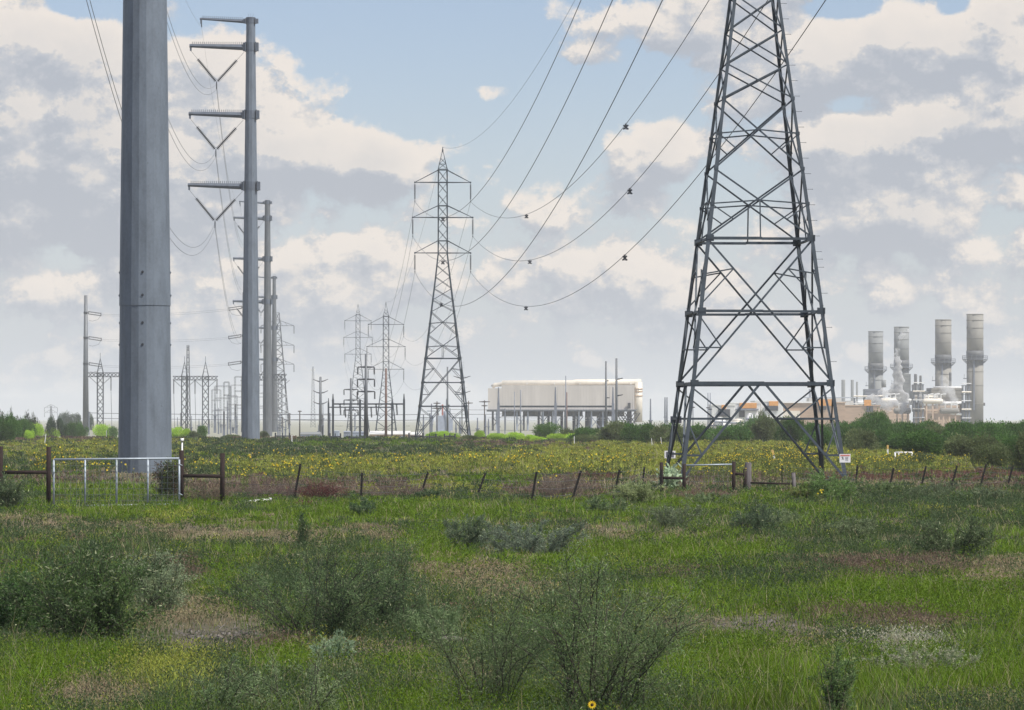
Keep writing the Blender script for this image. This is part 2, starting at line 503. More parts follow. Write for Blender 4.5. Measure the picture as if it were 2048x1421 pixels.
# ------------------------------------------------------------------ ground: one sheet to the horizon
def build_ground():
    ys = np.concatenate([np.linspace(-60, 20, 12), np.linspace(21, 130, 330), np.geomspace(131, 600, 180), np.geomspace(620, 9000, 60)])
    us = np.linspace(-1, 1, 160)
    rows = []
    for y in ys:
        half = max(40, abs(y) * .18 + 12) if y < 700 else abs(y) * .18 + 12 + (y - 700) * .35
        xs = np.concatenate([[-2900], us * half, [2900]])
        rows.append(np.stack([xs, np.full_like(xs, y), gz(xs, np.full_like(xs, y))], 1))
    V = np.array(rows); ny, nx, _ = V.shape
    idx = np.arange(ny * nx).reshape(ny, nx)
    Fc = np.stack([idx[:-1, :-1], idx[:-1, 1:], idx[1:, 1:], idx[1:, :-1]], -1).reshape(-1, 4)
    me = bpy.data.meshes.new('ground')
    me.from_pydata(V.reshape(-1, 3).tolist(), [], Fc.tolist())
    me.materials.append(M['ground']); me.shade_smooth()
    o = link(bpy.data.objects.new('ground', me))
    props(o, kind='structure')


build_ground()

# air: pale haze over the whole plain
def build_haze():
    mb = MB(); mb.box((0, 4450, 27.5), (6000, 9300, 61))
    m = bpy.data.materials.new('pale_air'); m.use_nodes = True
    nt = m.node_tree; nt.nodes.clear()
    v = nt.nodes.new('ShaderNodeVolumePrincipled'); o = nt.nodes.new('ShaderNodeOutputMaterial')
    v.inputs['Color'].default_value = (.96, .98, 1.0, 1); v.inputs['Density'].default_value = HAZE
    v.inputs['Anisotropy'].default_value = 0.0
    nt.links.new(v.outputs[0], o.inputs['Volume'])
    h = mb.build('haze', m); props(h, 'pale dusty air over the whole plain', None, kind='stuff')


HAZE = 0.00017
build_haze()

# ------------------------------------------------------------------ lattice pylons
ZH = [(0, 3.30), (3.9, 2.80), (6.75, 2.47), (9.63, 2.12), (13.8, 1.60), (18.96, .96), (22.2, .60), (32.2, .58), (34.5, .05)]


def hw(z):
    for (a, b), (c, d) in zip(ZH, ZH[1:]):
        if z <= c: return b + (d - b) * (z - a) / (c - a)
    return .05


def insulator_string(mb, p, q, n, r=.13, core=.03, lead=.10):
    prof = [(0, .015), (lead, .015)]
    for i in range(n):
        t0 = lead + (1 - 2 * lead) * i / n; t1 = lead + (1 - 2 * lead) * (i + 1) / n
        prof += [(t0 + (t1 - t0) * .1, core), (t0 + (t1 - t0) * .45, r), (t0 + (t1 - t0) * .62, r * .9), (t0 + (t1 - t0) * .8, core)]
    prof += [(1 - lead + .001, .015), (1, .015)]
    mb._rev(Vector(p), Vector(q), prof, 8)


ARMS = [(30.7, 32.15, 3.34), (26.5, 27.9, 3.60), (22.25, 23.7, 3.34)]
INS_L = 2.25


def make_pylon(cut=0.0):
    root = thing('lattice_pylon', 'x', 'pylon', group='double circuit lattice pylons in one line')
    zs = [a for a, b in ZH]
    for sx in (-1, 1):
        for sy in (-1, 1):
            mb = MB()
            for a, b in zip(zs[:-1], zs[1:]):
                if a < cut: continue
                w = .155 if a < 13 else (.13 if a < 22 else (.10 if a < 32 else .06))
                p = Vector((sx * hw(a), sy * hw(a), a)); q = Vector((sx * hw(b), sy * hw(b), b))
                mb.angle(p, q, w, .028, (-sx, 0, 0), (0, -sy, 0))
            for z in (3.9, 6.75, 9.63, 15.2, 12.4, 11.0, 13.8):      # gusset plates
                if z < cut: continue
                k = .32 if z < 10 else .17
                mb.box((sx * (hw(z) - k * .35), sy * (hw(z) + .012), z), (k, .02, k * .8))
                mb.box((sx * (hw(z) + .012), sy * (hw(z) - k * .35), z), (.02, k, k * .8))
            mb.box((sx * hw(cut), sy * hw(cut), cut), (.6, .6, .3))
            mb.build('leg', M['lattice'], root)

    def face(k, x, z, off=0.0):
        y = -(hw(z) - off)
        return ((x, y, z), (-y, x, z), (-x, -y, z), (y, -x, z))[k]

    def seg(mb, k, x1, z1, x2, z2, w, off=.0):
        mb.bar(face(k, x1, z1, off), face(k, x2, z2, off), w * .9, w * .35, up=(face(k, 0, 10)[0], face(k, 0, 10)[1], 0))
        # outstanding flange
        a, b = Vector(face(k, x1, z1, off + w * .3)), Vector(face(k, x2, z2, off + w * .3))
        mb.bar(a, b, w * .2, w * .75, up=(face(k, 0, 10)[0], face(k, 0, 10)[1], 0))

    def bracing(k):
        mb = MB()
        lev = [32.2, 30.7, 29.3, 27.9, 26.5, 25.1, 23.7, 22.25, 20.8, 19.4, 18.0, 16.6, 15.2]
        for a, b in zip(lev, lev[1:]):
            w = .055 if a > 22 else .065
            seg(mb, k, -hw(a), a, hw(b), b, w, .05); seg(mb, k, hw(a), a, -hw(b), b, w, .10)
        for a in (33.0, 33.6):
            b = a - .7
            seg(mb, k, -hw(a), a, hw(b), b, .04); seg(mb, k, hw(a), a, -hw(b), b, .04)
            seg(mb, k, -hw(b), b, hw(b), b, .04)
        for top, mid, bot in ((15.2, 13.8, 12.4), (12.4, 11.0, 9.63)):
            A, B = hw(top), hw(bot)
            t = A / (A + B); zc = top + (bot - top) * t
            for u in (-1, 1):
                seg(mb, k, u * A, top, -u * B, bot, .075, .05 + .05 * (u > 0))
                seg(mb, k, u * hw(mid), mid, 0, zc, .06, .02)
                zq = (zc + bot) / 2
                seg(mb, k, u * hw(mid), mid, u * B * .5, zq, .055, .02)
        # hangers to the deep beam
        A, B = hw(12.4), hw(9.63); zc = 12.4 + (9.63 - 12.4) * A / (A + B)
        seg(mb, k, 0, zc, 0, 9.63, .06)
        if cut > 5: return mb.build('bracing', M['lattice'], root)
        A, B = hw(9.63), hw(3.9)
        t = A / (A + B); zc = 9.63 + (3.9 - 9.63) * t
        def ud(z): return A * (zc - z) / (zc - 9.63)      # on the upper half diagonals
        def ld(z): return B * (z - zc) / (3.9 - zc)
        for u in (-1, 1):
            seg(mb, k, u * A, 9.63, -u * B, 3.9, .085, .05 + .05 * (u > 0))
            seg(mb, k, u * hw(8.2), 8.2, u * abs(ud(8.42)), 8.42, .06, .02)
            seg(mb, k, u * abs(ud(8.42)), 8.42, u * hw(6.95), 6.95, .06, .02)
            seg(mb, k, u * hw(5.3), 5.3, u * abs(ld(5.3)), 5.3, .06, .02)
            seg(mb, k, u * hw(6.6), 6.6, u * abs(ld(5.3)), 5.3, .06, .02)
        def bd(z): return .12 + (3.25 - .12) * (3.85 - z) / 3.75
        for u in (-1, 1):
            seg(mb, k, u * .12, 3.85, u * 3.25, .1, .105, .04)
            seg(mb, k, u * hw(2.5), 2.5, u * bd(2.5), 2.5, .095, .02)
            seg(mb, k, u * hw(1.07), 1.07, u * bd(1.07), 1.07, .085, .02)
            seg(mb, k, u * hw(3.75), 3.75, u * bd(2.5), 2.5, .065, .02)
            seg(mb, k, u * hw(2.45), 2.45, u * bd(1.07), 1.07, .065, .02)
        return mb.build('bracing', M['lattice'], root)
    for k in range(4):
        bracing(k)
        for z, w in ((9.63, .105), (6.75, .095), (3.9, .13)):
            if z < cut: continue
            mb = MB()
            up = (face(k, 0, 10)[0], face(k, 0, 10)[1], 0)
            h = hw(z)
            mb.bar(face(k, -h, z, -.02), face(k, .06, z, -.02), w, .03, up=up)
            mb.bar(face(k, .06, z - .02, .02), face(k, h, z - .02, .02), w, .03, up=up)
            mb.bar(face(k, -h, z - w * .45, .07), face(k, h, z - w * .45, .07), .025, .11, up=up)
            mb.build('cross_beam', M['lattice'], root)
        for z in (32.2, 30.7, 27.9, 26.5, 23.7, 22.25):
            pass
    for z in (32.2, 30.7, 27.9, 26.5, 23.7, 22.25):
        mb = MB()
        for k in range(4):
            h = hw(z); mb.bar(face(k, -h, z), face(k, h, z), .09, .09)
        mb.build('body_ring', M['lattice'], root)
    mb = MB(); mb.tube([(0, 0, 34.3), (0, 0, 34.95)], .05, 6); mb.box((0, 0, 34.5), (.16, .16, .3)); mb.build('peak_cap', M['lattice'], root)
    for za, zt, Lr in ARMS:
        for u in (-1, 1):
            mb = MB(); tip = Vector((u * Lr, 0, za)); h = hw(za); ht = hw(zt)
            for v in (-1, 1):
                mb.bar((u * h, v * h, za), tip, .085, .085); mb.bar((u * ht, v * ht, zt), tip, .065, .065)
            for t in (.35, .68):
                a = Vector((u * h, -h, za)).lerp(tip, t); b = Vector((u * h, h, za)).lerp(tip, t)
                mb.bar(a, b, .04)
                t2 = t - .3
                mb.bar(Vector((u * h, -h, za)).lerp(tip, t2), b, .035)
            mb.box(tip, (.16, .16, .2))
            arm = mb.build('cross_arm', M['lattice'], root)
            mb = MB(); insulator_string(mb, tip, tip - Vector((0, 0, INS_L)), 16, .12)
            mb.box(tip - Vector((0, 0, INS_L)), (.10, .34, .14))
            mb.build('insulator', M['insul'], arm)
    sb = MB(); sb.tube([(0, 0, 0), (.22, 0, 0)], .009, 5); sb.tube([(.22, 0, -.0), (.235, 0, 0)], .018, 6)
    first = None
    for i in range(34):
        z = 6.0 + .62 * i if i > 3 else 5.95 + 1.35 * i - 1.2
        if z > 26: break
        if z < cut: continue
        if first is None:
            first = sb.build('step_bolt', M['lattice'], root); o = first
        else:
            o = first.copy(); link(o, root)
        o.location = (hw(z), -hw(z) + .03, z)
    return root


TW = [(1508, 50.0, 'near', 'big near lattice pylon astride the mesh gate, cut off by the top of the photo'),
      (885.5, 16.7, 'second', 'whole lattice pylon with six arms in the middle distance left of the white condenser hall'),
      (772, 10.6, 'third', 'smaller lattice pylon with six arms behind the low white-roofed shed, right of its twin'),
      (716, 7.9, 'fourth', 'smallest and hazier lattice pylon, partly behind the stout steel pole with drooping arms')]
yaw = math.atan(18.1 / 307)
pylons = []
py0 = make_pylon()
for i, (px, s, nm, lab) in enumerate(TW):
    o = py0 if i == 0 else (make_pylon(9.63) if i == 2 else copy_tree(py0))
    x, y = X(px, s), Y(s)
    zb = float(gz(x, y))
    zb -= (.12, 0, 9.6, 2.6)[i]
    o.location = (x, y, zb); o.rotation_euler = (0, 0, yaw)
    o['label'] = lab
    pylons.append((o, Vector((x, y, zb)), nm))


def on_pylon(i, lx, lz):
    p = pylons[i][1]
    return Vector((p.x + lx * math.cos(yaw), p.y + lx * math.sin(yaw), p.z + lz))


def sag_pts(a, b, sag, n=60):
    return [a.lerp(b, i / n) - Vector((0, 0, 4 * sag * (i / n) * (1 - i / n))) for i in range(n + 1)]


def wire_thing(name, label, ptsets, r, group, cat='power line'):
    if len(ptsets) == 1:
        mb = MB(); mb.tube(ptsets[0], r, 5); o = mb.build(name, M['wire'], None, True)
        return props(o, label, cat, group)
    a = ptsets[0][0]
    t = thing(name, label, cat, a, 0, group)
    for ps in ptsets:
        mb = MB(); mb.tube([p - a for p in ps], r, 5); mb.build('wire', M['wire'], t, True)
    return t


levname = ['top', 'middle', 'bottom']
spans = [(0, 1, 7.9, 'second pylon and the near pylon'), (1, 2, 6.3, 'second and third pylons'), (2, 3, 5.5, 'third and fourth pylons')]
CIRC = {}
for (i, j, sag, where) in spans:
    a, b = on_pylon(j if i else 1, 0, 34.95), on_pylon(i, 0, 34.95)
    if i == 0: a, b = on_pylon(1, 0, 34.9), on_pylon(0, 0, 34.9)
    wire_thing('shield_wire', 'thin shield wire joining the peaks of the %s' % where, [sag_pts(a, b, sag * .78)], .012, 'shield wires between pylon peaks')
    for li, (za, zt, Lr) in enumerate(ARMS):
        for u, side in ((-1, 'left'), (1, 'right')):
            a, b = on_pylon(1 if i == 0 else j, u * Lr, za - INS_L - .05), on_pylon(0 if i == 0 else i, u * Lr, za - INS_L - .05)
            pts = sag_pts(a, b, sag)
            wire_thing('conductor', '%s %s-hand conductor sagging between the %s' % (levname[li], side, where), [pts], .021 if i == 0 else .017,
                       'conductors of the lattice pylon line')
            if i == 0: CIRC[(li, u)] = (a, b, sag)


def marker(pxt, li, u, label):
    """flight diverter clipped on a conductor of the first span"""
    a, b, sag = CIRC[(li, u)]
    best = min(range(1, 400), key=lambda k: abs(1024 + F * (a.lerp(b, k / 400).x) / a.lerp(b, k / 400).y - pxt))
    t = best / 400
    p = a.lerp(b, t) - Vector((0, 0, 4 * sag * t * (1 - t)))
    th = thing('line_marker', label, 'line marker', p, rnd.uniform(-.6, .6), 'flight diverters on the conductors')
    mb = MB(); mb.tube([(0, 0, .03), (0, 0, -.12)], .03, 6); mb.box((0, 0, 0), (.09, .14, .07)); mb.build('clamp', M['dark'], th)
    for sgn in (-1, 1):
        mb = MB()
        mb.bar((-.17 * sgn, sgn * .015, -.06), (.17 * sgn, sgn * .015, -.34), .10, .012, up=(0, 1, 0))
        mb.bar((-.10, .0, -.20 + sgn * .10), (.10, 0, -.20 + sgn * .13), .05, .03, up=(0, 1, 0))
        mb.build('flap', M['dark'], th)
    return th


for li in range(3):
    marker((1251, 1260, 1250)[li], li, 1, 'dark flapping marker on the %s right-hand conductor, close to the big pylon' % levname[li])
    marker((1053, 1060, 1052)[li], li, 1, 'dark marker at the low point of the %s right-hand conductor' % levname[li])
    marker((886, 888, 887)[li] - li * 2, li, -1, 'tiny marker on the %s left-hand conductor, seen through the second pylon' % levname[li])


# ------------------------------------------------------------------ tubular steel poles with three arms
def step_pole(px, s, top, joint, d0, d1, arms, label, seg2=True, ins=True, zb=0.0, detail=True, matk='galv', bolts=None):
    """arms: list of (z, length, kind) on the left side"""
    root = thing('steel_pole', label, 'pole', (X(px, s), Y(s), zb), 0, 'tubular steel line poles')
    H = top - zb
    def R(z): return (d0 + (d1 - d0) * z / H) / 2
    mb = MB(); n = 20 if bolts else 12
    mb.tube([(0, 0, -.3), (0, 0, joint + .6)], [R(0), R(joint)], n, flat=.5)
    mb.build('lower_shaft', M[matk], root)
    mb = MB()
    mb.tube([(0, 0, joint), (0, 0, H)], [R(joint) + .03, R(H)], n, flat=.5)
    sh = mb.build('upper_shaft', M[matk], root)
    mb = MB(); mb.tube([(0, 0, H), (0, 0, H + .12)], R(H) + .04, n, flat=.5)
    for a in (-.4, .0, .4): mb.tube([(a * R(H), 0, H + .1), (a * R(H) * 1.5, .0, H + .6)], .012, 4)
    mb.build('pole_cap', M['arm'], root)
    if bolts:
        for z in bolts:
            for ang in (-90, 0, 180):
                a = math.radians(ang); r = R(z) + (.03 if z > joint else 0)
                mb = MB(); c = Vector((math.cos(a) * r * .985, math.sin(a) * r * .985, z)); o = Vector((math.cos(a), math.sin(a), 0))
                mb.tube([c - o * .02, c + o * .035], .055, 8); mb.tube([c + o * .035, c + o * .055], .03, 6)
                mb.build('lug_bolt', M['dark'] if ang == -90 else M['arm'], root)
    for (z, L, kind) in arms:
        z -= zb; r = R(z)
        am = MB()
        rise = .12 if kind == 'v' else .25
        tip = Vector((-r - L, 0, z + rise)); st = Vector((-r - .3, 0, z - .05))
        rr = (.34, .19) if kind == 'v' else (.20, .10)
        am.tube([st, st.lerp(tip, .5), tip], [rr[0], (rr[0] + rr[1]) / 2, rr[1]], 8)
        arm = am.build('arm', M['arm'], root)
        mb = MB()
        bh = .95 if kind == 'v' else .5
        for q in (-1, 1):
            mb.box((q * (r + .16), 0, z), (.36, r * 1.3, bh)); mb.box((q * (r + .04), 0, z), (.1, r * 1.9, bh * 1.15))
        mb.tube([(0, 0, z - bh / 2), (0, 0, z + bh / 2)], r + .05, n, flat=.5)
        mb.build('arm_bracket', M['arm'], root)
        if detail:
            mb = MB(); k = int(L / .24)
            for i in range(k):
                c = st.lerp(tip, (i + .8) / (k + 1)); ra = rr[0] + (rr[1] - rr[0]) * i / k
                for w in (-.06, .06):
                    mb.bar(c + Vector((0, w, ra * .8)), c + Vector((0, w * 2.2, ra + .27)), .045, .045)
            mb.tube([st + Vector((0, 0, rr[0] * .8)), tip + Vector((0, 0, rr[1] * .8))], .07, 5); mb.build('bird_spikes', M['arm'], arm)
        mb = MB(); mb.box(tip + Vector((.05, 0, -.30)), (.20, .2, .55)); mb.tube([tip + Vector((-.1, 0, 0)), tip + Vector((.15, 0, 0))], rr[1] + .03, 8)
        mb.build('arm_tip', M['arm'], arm)
        if kind == 'v':
            v = Vector(((tip.x + st.x) / 2 - .02, 0, z - 4.05))
            for e in (tip + Vector((.05, 0, -.55)), st + Vector((.1, 0, -.55))):
                m1 = e.lerp(v, .26)
                mb = MB(); mb.tube([e, m1], .018, 5)
                insulator_string(mb, m1, v + (e - v) * .03, 19 if detail else 12, .215, .055, .01)
                mb.build('insulator', M['insul'], arm)
            mb = MB(); mb.tube([v + Vector((0, 0, .1)), v - Vector((0, 0, .75))], [.05, .07], 6)
            mb.box(v - Vector((0, 0, .25)), (.12, .5, .12)); mb.box(v - Vector((0, 0, .7)), (.1, .6, .1))
            mb.build('yoke', M['insul'], arm)
        else:
            mb = MB(); mb.tube([tip + Vector((.1, 0, -.3)), tip + Vector((.1, 0, -.95))], .06, 5); mb.build('shield_clamp', M['dark'], arm)
    return root


PL = [dict(px=290, s=45.8, top=51.0, sh=2.8, dx=0.0), dict(px=501.5, s=17.5, top=48.15, sh=0.0, dx=0.0),
      dict(px=535, s=10.5, top=43.9, sh=-4.3, dx=0.0), dict(px=548.5, s=7.9, top=38.4, sh=-11.5, dx=0.0)]
labs = ['massive grey galvanised pole rising past the top of the photo behind the left gate',
        'tall grey steel pole with four left arms and three V-shaped insulator strings',
        'brownish grey steel pole just right of the tall V-insulator pole',
        'slim blue-grey steel pole, rightmost and farthest of the row of tubular poles']
ins_end = []
for i, (p, lb) in enumerate(zip(PL, labs)):
    q = p['sh']
    k = 1.0 if i < 2 else .92
    x, y = X(p['px'], p['s']), Y(p['s']); zb = float(gz(x, y))
    arms = [(47.85 + q, 5.2 * k, 'top'), (44.9 + q, 6.35 * k, 'v'), (37.15 + q, 6.35 * k, 'v'), (29.0 + q, 6.35 * k, 'v')]
    if i == 3: arms = [(38.1, 4.4, 'top'), (33.2, 5.4, 'v'), (25.4, 5.4, 'v'), (17.4, 5.4, 'v')]
    d0, d1 = [(2.36, 1.15), (2.14, 1.03), (1.85, 1.02), (1.72, .85)][i]
    step_pole(p['px'], p['s'], p['top'], (7.3, 5.5, 4.5, 4.0)[i], d0, d1, arms, lb, zb=zb, detail=i < 2,
              matk='galv' if i < 2 else 'galv_far', bolts=(5.6, 6.55, 7.75, 8.75) if i == 0 else None)
    ends = []
    for (z, L, kind) in arms:
        r = (d0 + (d1 - d0) * z / p['top']) / 2
        if kind == 'v': ends.append(Vector((x - r - .3 - L / 2 + .12, y, z - 4.05)))
        else: ends.append(Vector((x - r - L + .1, y, z - .7)))
    ins_end.append(ends)
for (i, j, sag, where) in ((0, 1, 8.6, 'the massive near pole and the tall V-insulator pole'), (1, 2, 7.0, 'the tall V-insulator pole and the brownish pole'),
                           (2, 3, 5.5, 'the brownish pole and the farthest slim pole')):
    for k in range(4):
        a, b = ins_end[i][k], ins_end[j][k]
        if k == 0:
            wire_thing('shield_wire', 'thin top wire strung between %s' % where, [sag_pts(a, b, sag * .6)], .010, 'shield wires of the steel pole line')
        else:
            dz = Vector((0, 0, .5))
            wire_thing('conductor', '%s twin conductor sagging between %s' % (levname[k - 1], where),
                       [sag_pts(a - dz * .4, b - dz * .4, sag), sag_pts(a - dz * 1.5, b - dz * 1.5, sag + .25)], .017, 'twin conductors of the steel pole line')
# far away the line goes on to the switchyard
exec_later = []

# ------------------------------------------------------------------ dead-end poles with level strain insulators
def deadend(px, s, topy, w0, w1, ys, side, label):
    x, y = X(px, s), Y(s); zb = float(gz(x, y)); H = Z(topy, s) - zb
    root = thing('dead_end_pole', label, 'pole', (x, y, zb), 0, 'dead-end poles of the crossing line')
    mb = MB(); mb.tube([(0, 0, -.3), (0, 0, H)], [w0 / s / 2, w1 / s / 2], 12); mb.build('shaft', M['galv_far'], root, True)
    for yy in ys:
        z = Z(yy, s) - zb; r = (w0 + (w1 - w0) * z / H) / s / 2
        mb = MB(); mb.tube([(0, 0, z - .25), (0, 0, z + .25)], r + .08, 12); mb.build('band', M['dark'], root)
        for dz in (-.28, .28):
            mb = MB(); insulator_string(mb, (side * (r + .25), 0, z + dz), (side * (r + 3.3), 0, z + dz - .45), 14, .17, .06, .02); mb.build('insulator', M['insul'], root)
        mb = MB(); mb.box((side * (r + 3.35), 0, z - .42), (.15, .15, .85)); mb.box((side * (r + .25), 0, z), (.15, .15, .8)); mb.build('yoke', M['dark'], root)
        mb = MB(); mb.tube([(side * (r + 3.4), 0, z - .5), (side * (r + 2.6), 0, z - 1.7), (side * (r + 1.2), .1, z - 2.1), (side * (r + .3), .2, z - 1.9)], .035, 5); mb.build('jumper', M['wire'], root)
    return root


SD = 8.0
deadend(171.5, SD, 591, 13, 6.5, (626, 676, 728), 1, 'lone grey dead-end pole at far left with three rows of level insulators')
deadend(489, SD, 585, 14, 8, (615, 672, 725), -1, 'dead-end pole mostly hidden behind the tall V-insulator pole, insulators pointing left')
for k, (ya, yb) in enumerate(((629, 618), (679, 675), (731, 728))):
    a = Vector((X(201, SD), Y(SD), Z(ya, SD))); b = Vector((X(459, SD), Y(SD), Z(yb, SD)))
    wire_thing('conductor', '%s level twin line strung across the sky between the two dead-end poles' % levname[k],
               [sag_pts(a, b, .5, 20), sag_pts(a - Vector((0, 0, .35)), b - Vector((0, 0, .35)), .6, 20)], .018, 'level lines of the dead-end poles')

# ------------------------------------------------------------------ switchyard
def truss(mb, p, q, w, n, t=.07):
    """square lattice girder from p to q"""
    P, Q, a, b = mb.frame(p, q)
    cs = [a * i * w / 2 + b * j * w / 2 for i, j in ((-1, -1), (1, -1), (1, 1), (-1, 1))]
    for c in cs: mb.bar(P + c, Q + c, t)
    for i in range(n):
        A, B = P.lerp(Q, i / n), P.lerp(Q, (i + 1) / n)
        for k in range(4):
            c0, c1 = cs[k], cs[(k + 1) % 4]
            mb.bar(A + c0, B + c1, t * .6)
            mb.bar(A + c1, B + c0, t * .6)


def gantry(xs, s, beam, beam_end, cols, peaks, hang, label, matk='lattice_far', w=1.3):
    x0, x1 = beam_end; y = Y(s); cx = X((x0 + x1) / 2, s); zb = float(gz(cx, y))
    t = thing('switchyard_gantry', label, 'gantry', (cx, y, zb), 0, 'lattice gantries of the switchyard')
    zt, zm = Z(beam[0], s) - zb, Z(beam[1], s) - zb
    mb = MB(); truss(mb, (X(x0, s) - cx, 0, (zt + zm) / 2), (X(x1, s) - cx, 0, (zt + zm) / 2), zt - zm, int((x1 - x0) / 7), .13); mb.build('beam', M[matk], t)
    for c in cols:
        mb = MB(); xx = X(c, s) - cx; truss(mb, (xx, 0, 0), (xx, 0, zm), w, int(zm / w / 1.2), .12)
        truss(mb, (xx, 0, zm), (xx, 0, zt), w, 1, .1)
        mb.bar((xx - w / 2, 0, zm - 1.6), (xx - 2.4, 0, zm), .1); mb.bar((xx + w / 2, 0, zm - 1.6), (xx + 2.4, 0, zm), .1)
        col = mb.build('column', M[matk], t)
        if peaks:
            mb = MB(); pk = Vector((xx, 0, Z(peaks, s) - zb))
            for i, j in ((-1, -1), (1, -1), (1, 1), (-1, 1)): mb.bar((xx + i * w / 2, j * w / 2, zt), pk, .1)
            for f in (.3, .55, .75):
                a = w / 2 * (1 - f)
                for i, j, k, l in ((-1, -1, 1, -1), (1, -1, 1, 1), (1, 1, -1, 1), (-1, 1, -1, -1)):
                    z = zt + (pk.z - zt) * f; mb.bar((xx + i * a, j * a, z), (xx + k * a, l * a, z), .06)
            mb.tube([pk, pk + Vector((0, 0, 1.2))], .05, 5)
            mb.build('peak', M[matk], col)
    for h in hang:
        mb = MB(); xx = X(h, s) - cx
        insulator_string(mb, (xx, 0, zm), (xx, 0, zm - 3.2), 12, .17, .07, .03); mb.build('insulator', M['insul'], t)
        mb = MB(); mb.tube([(xx, 0, zm - 3.2), (xx + .2, 0, 1.0)], .05, 5); mb.build('down_lead', M['wire'], t)
    return t


gantry(None, 9.0, (746, 754), (177, 300), (200.5, 268), 717, (222, 245, 284), 'lattice switchyard gantry beside the lone dead-end pole, cut by the massive pole')
gantry(None, 9.0, (753, 760.5), (346, 435.5), (369, 411), 724, (347.5, 390, 434), 'lattice switchyard gantry just right of the massive pole, with a tall mast through it')
gantry(None, 8.0, (749, 761), (486, 573), (500, 560), None, (571,), 'switchyard gantry showing between and behind the three slimmer steel poles', w=1.0)


def lattice_mast(px, s, topy, w0px, w1px, label, splay=1.0, t=.10, n=12, matk='lattice_far', name='lattice_mast', group=None):
    x, y = X(px, s), Y(s); zb = float(gz(x, y)); H = Z(topy, s) - zb
    root = thing(name, label, 'mast', (x, y, zb), 0, group)
    mb = MB()
    def c(i, j, f): w = (w0px + (w1px - w0px) * f) / s / 2; return Vector((i * w, j * w, H * f))
    ij = ((-1, -1), (1, -1), (1, 1), (-1, 1))
    for i, j in ij: mb.bar(c(i, j, 0), c(i, j, 1), t)
    for k in range(n):
        f0, f1 = 1 - (1 - k / n) ** splay, 1 - (1 - (k + 1) / n) ** splay
        for a, b in zip(ij, ij[1:] + ij[:1]):
            mb.bar(c(*a, f0), c(*b, f1), t * .6); mb.bar(c(*b, f0), c(*a, f1), t * .6); mb.bar(c(*a, f1), c(*b, f1), t * .6)
    mb.build('lattice', M[matk], root)
    return root, H, zb


lattice_mast(376, 9.0, 691, 10, 4, 'slender tapering lattice mast rising through the gantry right of the massive pole')
r_, H_, _ = lattice_mast(626, 5.2, 734, 9, 2.5, 'faint tall radio mast in the haze left of the bowed-arm pole', n=20, t=.07)
mb = MB(); mb.tube([(0, 0, H_), (0, 0, H_ + 2.2)], .05, 5); mb.box((.5, 0, H_ - 1.2), (.5, .4, .9)); mb.box((-.5, 0, H_ - 1.2), (.5, .4, .9)); mb.build('antenna', M['white'], r_)

# hazy pylon with long arms behind the farthest steel pole
def big_far_pylon(px, s, label, topy, arms, w0, w1, al):
    root, H, zb = lattice_mast(px, s, topy, w0, w1, label, n=14, t=.16, name='distant_pylon', group='hazy pylons on the skyline')
    for ya in arms:
        z = Z(ya, s) - zb
        for u in (-1, 1):
            mb = MB(); tip = Vector((u * al / s, 0, z))
            for v in (-.5, .5):
                mb.bar((0, v, z), tip, .12); mb.bar((0, v, z + 2.0), tip, .12)
            for f in (.3, .6): mb.bar((u * al / s * f, 0, z), (u * al / s * (f - .15), 0, z + 2 * (1 - f + .15)), .08)
            arm = mb.build('cross_arm', M['lattice_far'], root)
            mb = MB(); insulator_string(mb, tip, tip - Vector((0, 0, 2.6)), 8, .18, .08, .03); mb.build('insulator', M['insul'], arm)
    return root


big_far_pylon(555, 6.2, 'hazy long-armed pylon mostly hidden behind the farthest steel pole', 626, (652, 691, 729), 46, 7, 33)
big_far_pylon(102, 3.4, 'very faint pylon on the hazy skyline above the left bushes', 812, (816, 826), 5, 2, 13)

# hazy steelwork of bus supports deep in the yard
hz_frames = [((430, 460), 773, 6.4), ((448, 458), 765, 6.0), ((470, 484), 754, 5.8), ((424, 441), 780, 5.4), ((455, 474), 792, 5.2), ((462, 530), 771, 5.0), ((508, 528), 760, 5.5)]
for k, ((a, b), ty, s) in enumerate(hz_frames):
    cx = X((a + b) / 2, s); y = Y(s); zb = float(gz(cx, y)); H = Z(ty, s) - zb; hwid = (b - a) / 2 / s
    t = thing('switchyard_portal', 'faint hazy switchyard portal, %s of seven left of the tall V-insulator pole' % ('second from left', 'third from left', 'fifth from left', 'leftmost', 'fourth from left', 'widest', 'rightmost')[k], 'steel frame', (cx, y, zb), 0, 'faint bus frames deep in the switchyard')
    for u in (-1, 1):
        mb = MB(); truss(mb, (u * hwid, 0, 0), (u * hwid, 0, H), .5, 16, .06); mb.build('post', M['lattice_far'], t)
    for f in (1, .72, .45):
        mb = MB(); truss(mb, (-hwid, 0, H * f), (hwid, 0, H * f), .4, 6, .06); mb.build('beam', M['lattice_far'], t)


def bus_post(px, s, topy, label, group, basew=4, topw=1.5, kind='plain', matk='midsteel'):
    x, y = X(px, s), Y(s); zb = float(gz(x, y)); H = Z(topy, s) - zb
    t = thing('switchyard_post', label, 'post', (x, y, zb), 0, group)
    hb = H * rnd.uniform(.4, .6)
    mb = MB(); mb.box((0, 0, hb / 2), (basew / s, basew / s, hb)); mb.box((0, 0, hb), (basew / s * 1.8, basew / s * 1.8, .15)); mb.build('pedestal', M[matk], t)
    mb = MB()
    if kind == 'ins': insulator_string(mb, (0, 0, hb), (0, 0, H), 9, .22, .1, .02)
    else: mb.tube([(0, 0, hb), (0, 0, H)], [topw / s * .6, topw / s * .35], 6)
    mb.build('upper_part', M['insul'] if kind == 'ins' else M[matk], t)


